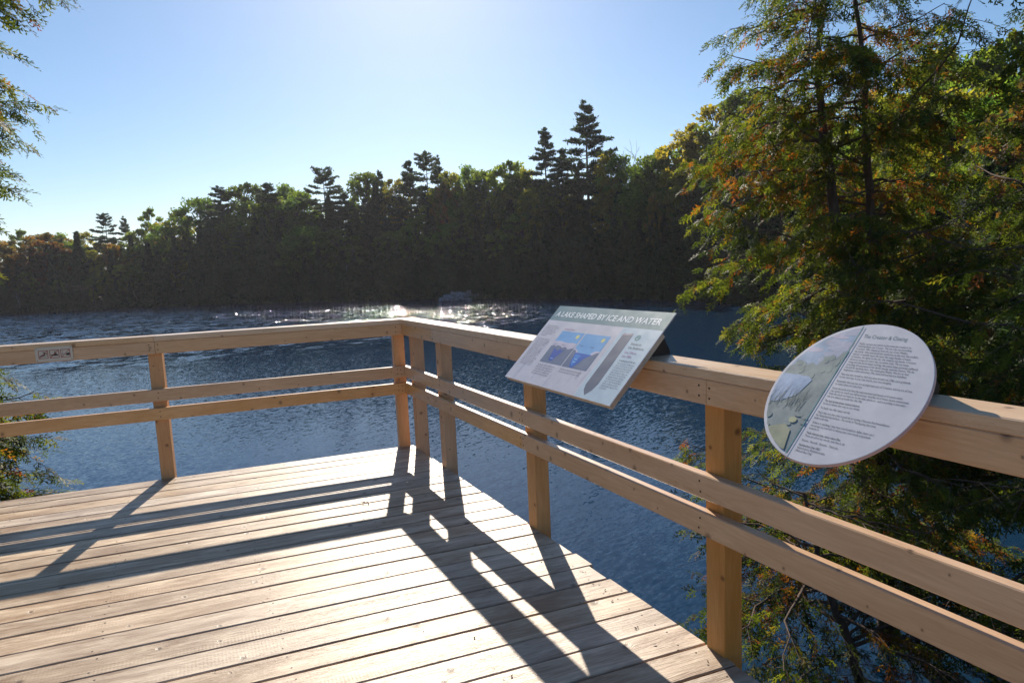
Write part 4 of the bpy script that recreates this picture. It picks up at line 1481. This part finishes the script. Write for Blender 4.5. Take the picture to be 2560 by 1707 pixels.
# ------------------------------------------------------------------ near cedars
def spray_template(seed):
    """flat fan of scale leaves: verts (n,4,3) for n kite blades, stem along +X, unit length"""
    rg = np.random.default_rng(seed)
    bl = []
    def blade(p, d, l_, wd):
        d = d / np.linalg.norm(d)
        s_ = np.array([-d[1], d[0], 0])
        zc = np.array([0, 0, (rg.random() - .5) * 0.12])
        bl.append([p, p + d * l_ * .45 - s_ * wd + zc, p + d * l_, p + d * l_ * .5 + s_ * wd + zc])
    for k, t in enumerate(np.linspace(0.1, 0.9, 6)):
        sgn = 1 if k % 2 else -1
        a_ = sgn * (0.55 + 0.25 * rg.random())
        d = np.array([math.cos(a_), math.sin(a_), 0])
        l_ = (0.50 - 0.33 * t) * (0.8 + .4 * rg.random())
        p = np.array([t, 0.02 * rg.normal(), -0.25 * t * t])
        blade(p, d, l_, 0.045)
        if t < 0.7:
            for uu, s2 in ((.35, 1), (.6, -1)):
                d2 = np.array([math.cos(a_ + s2 * .6), math.sin(a_ + s2 * .6), -0.1])
                blade(p + d * l_ * uu, d2, l_ * .55, 0.040)
    blade(np.array([0, 0, 0.0]), np.array([1, 0, -0.12]), 0.62, 0.018)
    blade(np.array([0.55, 0, -0.10]), np.array([1, 0, -0.35]), 0.5, 0.028)
    return np.array(bl)


SPR = [spray_template(s_) for s_ in (1, 2, 3)]


def build_sprays(P, D, Nn, S, tint, name, mat):
    """place spray templates: positions, axis directions, plane normals, sizes"""
    P, D, Nn, S = map(np.asarray, (P, D, Nn, S))
    D = D / np.linalg.norm(D, axis=1)[:, None]
    B = np.cross(Nn, D)
    B /= np.linalg.norm(B, axis=1)[:, None] + 1e-9
    Nz = np.cross(D, B)
    idx = rng.integers(0, 3, len(P))
    V, T_ = [], []
    for k in range(3):
        m_ = idx == k
        t = SPR[k]
        nb = len(t)
        v = (t[None, :, :, 0:1] * D[m_][:, None, None, :] + t[None, :, :, 1:2] * B[m_][:, None, None, :] + t[None, :, :, 2:3] * Nz[m_][:, None, None, :])
        v = v * S[m_][:, None, None, None] + P[m_][:, None, None, :]
        V.append(v.reshape(-1, 3))
        T_.append(np.clip(np.repeat(np.asarray(tint)[m_], nb) + rng.normal(size=m_.sum() * nb) * 0.035, 0, 1))
    V = np.concatenate(V)
    return mesh_np(name, V, np.arange(len(V)).reshape(-1, 4), mat, {'tint': np.concatenate(T_)})


def near_cedar(name, label, trunks, reach, zr, spacing=0.11, density=1.0, tip=0.16, orange=0.25, az_bias=None, dead=0.06, droop=0.30, twig_ext=0.0, group=None, cull=None):
    """trunks: list of (path, r0, r1); reach(z, az) -> branch length"""
    root = empty(name, tuple(trunks[0][0][0]))
    base = np.array(trunks[0][0][0])
    tag(root, label, 'tree', group)
    tb = Tubes()
    for path, r0, r1 in trunks:
        P_ = np.array(path, float)
        # smooth resample with small wobble
        s_ = np.linspace(0, len(P_) - 1, 26)
        Q = np.stack([np.interp(s_, np.arange(len(P_)), P_[:, i]) for i in range(3)], -1)
        for _ in range(2):
            Q[1:-1] = (Q[:-2] + 2 * Q[1:-1] + Q[2:]) / 4
        Q[1:-1] += rng.normal(size=(24, 3)) * 0.012
        tb.add(Q - base, r0, r1, 10)
    o_ = bpy.data.objects.new('trunk', tb.mesh('trunk', M['bark']))
    COL.objects.link(o_); o_.parent = root
    br = Tubes()
    Pp, Dd, Nn, Ss, Tt = [], [], [], [], []
    for path, r0, r1 in trunks:
        P_ = np.array(path, float)
        z = max(zr[0], P_[0][2] + 0.2)
        while z < min(zr[1], P_[-1][2] - 0.05):
            z += spacing * random.uniform(.6, 1.4) * (0.95 if z > 3.2 else 1.0)
            c_ = np.array([np.interp(z, P_[:, 2], P_[:, 0]), np.interp(z, P_[:, 2], P_[:, 1]), z])  # where the branch leaves the trunk
            az = random.uniform(0, 2 * math.pi)
            l_ = reach(z, az, c_) * random.uniform(.62, 1.12)
            if l_ < 0.25: continue
            d0 = np.array([math.cos(az), math.sin(az), 0.0])
            side = np.array([-d0[1], d0[0], 0])
            s_ = np.linspace(0, 1, 9)
            bend = random.uniform(-.2, .2) * l_
            dr_ = droop * random.uniform(-.7, 1.5)
            path_b = c_ + d0 * (l_ * s_)[:, None] + side * (bend * np.sin(s_ * 3.0))[:, None]
            path_b[:, 2] += l_ * (0.16 * s_ - dr_ * s_ ** 1.7 + 0.22 * np.clip(s_ - .7, 0, 1))
            path_b[1:] += rng.normal(size=(8, 3)) * 0.015 * l_
            br.add(path_b - base, 0.008 + 0.0085 * l_, 0.004, 5)
            isdead = random.random() < dead
            bt = random.random()
            n2 = int(l_ / 0.085 * density)
            for k in range(n2):
                q = 0.14 + 0.86 * ((k + random.random()) / n2)
                p = np.array([np.interp(q, s_, path_b[:, i]) for i in range(3)])
                sg = 1 if k % 2 else -1
                ang = sg * random.uniform(.5, 1.1)
                dd = d0 * math.cos(ang) + side * math.sin(ang) + np.array([random.gauss(0, .25), random.gauss(0, .25), random.uniform(-.6, .25)])
                l2 = (0.16 + 0.36 * l_ * (1 - q) ** 0.8 + 0.10) * random.uniform(.5, 1.15)
                l2 = min(l2, 0.75)
                ss = np.linspace(0, 1, 4)
                pb_ = p + dd * (l2 * ss)[:, None]
                pb_[:, 2] -= l2 * 0.28 * ss ** 2
                br.add(pb_ - base, 0.0042, 0.0018, 3)
                if isdead: continue
                n3 = max(2, int(l2 / 0.036 * density))
                for j in range(n3):
                    t3 = (j + random.random()) / n3
                    if t3 < 0.12: continue
                    pp = np.array([np.interp(t3, ss, pb_[:, i]) for i in range(3)])
                    sgn = 1 if j % 2 else -1
                    a3 = sgn * random.uniform(.3, .9)
                    ddn = dd / np.linalg.norm(dd)
                    perp = np.cross(ddn, (0, 0, 1.0)); perp /= np.linalg.norm(perp) + 1e-9
                    d3 = ddn * math.cos(a3) + perp * math.sin(a3) + np.array([random.gauss(0, .35), random.gauss(0, .35), random.uniform(-1.5, .0)])
                    nn = np.array([random.gauss(0, .7), random.gauss(0, .7), .6]) + perp * random.uniform(-1.2, 1.2)
                    Pp.append(pp - base); Dd.append(d3); Nn.append(nn)
                    Ss.append(tip * random.uniform(.65, 1.25))
                    inner = 1 - q
                    pr_o = orange * (0.35 + 1.5 * inner * (1 - t3)) * (1.9 if bt < .3 else .6)
                    if random.random() < pr_o: Tt.append(random.uniform(.68, 1.0))
                    else: Tt.append(min(.66, max(0, random.gauss(.30, .17))))
                # leading tip
                Pp.append(pb_[-1] - base); Dd.append(dd + np.array([0, 0, -.2])); Nn.append(np.array([random.gauss(0, .4), random.gauss(0, .4), 1.0])); Ss.append(tip * 1.1); Tt.append(random.uniform(.05, .6))
    if cull is not None:
        keep = cull(np.array(Pp) + base)
        Pp, Dd, Nn, Ss, Tt = [np.asarray(a_)[keep] for a_ in (Pp, Dd, Nn, Ss, Tt)]
    o_ = bpy.data.objects.new('branches', br.mesh('branches', M['bark']))
    COL.objects.link(o_); o_.parent = root
    me = build_sprays(Pp, Dd, Nn, Ss, Tt, 'foliage', M['cedar_near'])
    o_ = bpy.data.objects.new('foliage', me)
    COL.objects.link(o_); o_.parent = root
    print(name, 'sprays', len(Pp), 'quads', len(me.polygons))
    return root


def tp(pts, rho):
    """trunk path through photo points (2352 px) at distance rho"""
    return [tuple(at(x * K, y * K, rho + dr)) for x, y, dr in pts]


RA = 9.0
cA = np.array(at(1985 * K, 700 * K, RA))
# lateral half-width of the crown by height (read off the photo, metres)
zzs = [-3.2, -2.4, -1.2, 0.0, 1.0, 2.0, 3.0, 3.6, 4.2, 5.2, 6.0]
wds = [1.6, 2.3, 2.2, 1.7, 1.7, 1.95, 2.1, 1.7, 1.1, .95, .5]


def reachA(z, az, c_):
    return float(np.interp(z, zzs, wds)) * (0.85 + 0.2 * math.sin(az * 2 + z * 1.7))


t1 = tp([(2045, 1560, 0), (2035, 1350, 0), (2015, 1180, 0), (1990, 1060, 0), (1962, 900, 0), (1950, 720, 0), (1928, 560, 0), (1905, 400, 0), (1885, 270, 0), (1876, 120, 0), (1892, -30, 0), (1896, -190, 0)], RA)
t2 = tp([(2022, 1240, .05), (2026, 1080, .1), (2020, 900, .15), (2010, 720, .2), (2004, 600, .2), (1997, 440, .2), (1986, 300, .2), (1984, 150, .2), (1962, 0, .2), (1955, -200, .2)], RA)
gzA = ground_z(np.array([t1[0][0]]), np.array([t1[0][1]]))[0]
t1 = [(t1[0][0] + .05, t1[0][1] + .02, WZ - 0.3)] + t1
near_cedar('cedar_tree', 'large near white cedar with two trunks and orange flecked foliage behind the side railing',
           [(t1, .155, .018), (t2, .10, .016)], reachA, (-2.9, 6.2), spacing=0.105, tip=0.16, orange=0.33, dead=0.12, droop=0.34, group='cedars close to the deck')


# second cedar, trunk just outside the right edge
def reachB(z, az, c_):
    return float(np.interp(z, [-3, -2, 0, 1.5, 2.2, 3, 4, 5], [2.2, 2.8, 2.6, 2.2, 1.5, 1.2, .9, .4]))


bB = at(2560 * K, 1100 * K, 8.6)
near_cedar('cedar_tree', 'near cedar whose branches reach in from beyond the right edge of the photo',
           [([(bB[0], bB[1], WZ - .3), (bB[0] - .1, bB[1], -1), (bB[0], bB[1] + .1, 2), (bB[0] + .1, bB[1], 5.2)], .13, .02)],
           reachB, (-3.0, 4.8), spacing=0.12, tip=0.16, orange=0.2, dead=0.12, group='cedars close to the deck')


# low spreading cedar below the railing
def reachD(z, az, c_):
    return float(np.interp(z, [-3.5, -2.8, -2.0, -1.2, -.8], [1.3, 1.9, 1.6, 1.0, .4]))


bD = at(1905 * K, 1420 * K, 6.9)
near_cedar('cedar_tree', 'low spreading cedar under the side railing near the bottom of the photo',
           [([(bD[0] + .5, bD[1] - .2, WZ - .3), (bD[0] + .3, bD[1], -2.7), (bD[0], bD[1] + .1, -1.9), (bD[0] - .2, bD[1] + .15, -1.0)], .07, .015)],
           reachD, (-3.3, -.9), spacing=0.09, tip=0.15, orange=0.35, dead=0.1, group='cedars close to the deck')


# left cedar beyond the back railing
def reachL(z, az, c_):
    return float(np.interp(z, [-3.3, -2.6, -1.9, -1.0, -.2, .3, .8, 1.9, 2.3, 2.9, 3.8, 5.0, 6.5], [.5, .6, .75, .95, 1.0, .95, .5, .5, .75, 1.1, 1.3, 1.35, 1.1]))


bL = at(-255, 900, 8.2)
near_cedar('cedar_tree', 'near cedar hanging in from the left edge above and behind the back railing',
           [([(bL[0], bL[1], WZ - .3), (bL[0], bL[1], -1), (bL[0] + .1, bL[1], 2), (bL[0] + .05, bL[1], 6.8)], .15, .03)],
           reachL, (-3.2, 6.6), spacing=0.036, tip=0.16, orange=0.18, dead=0.08, droop=0.12, group='cedars close to the deck')
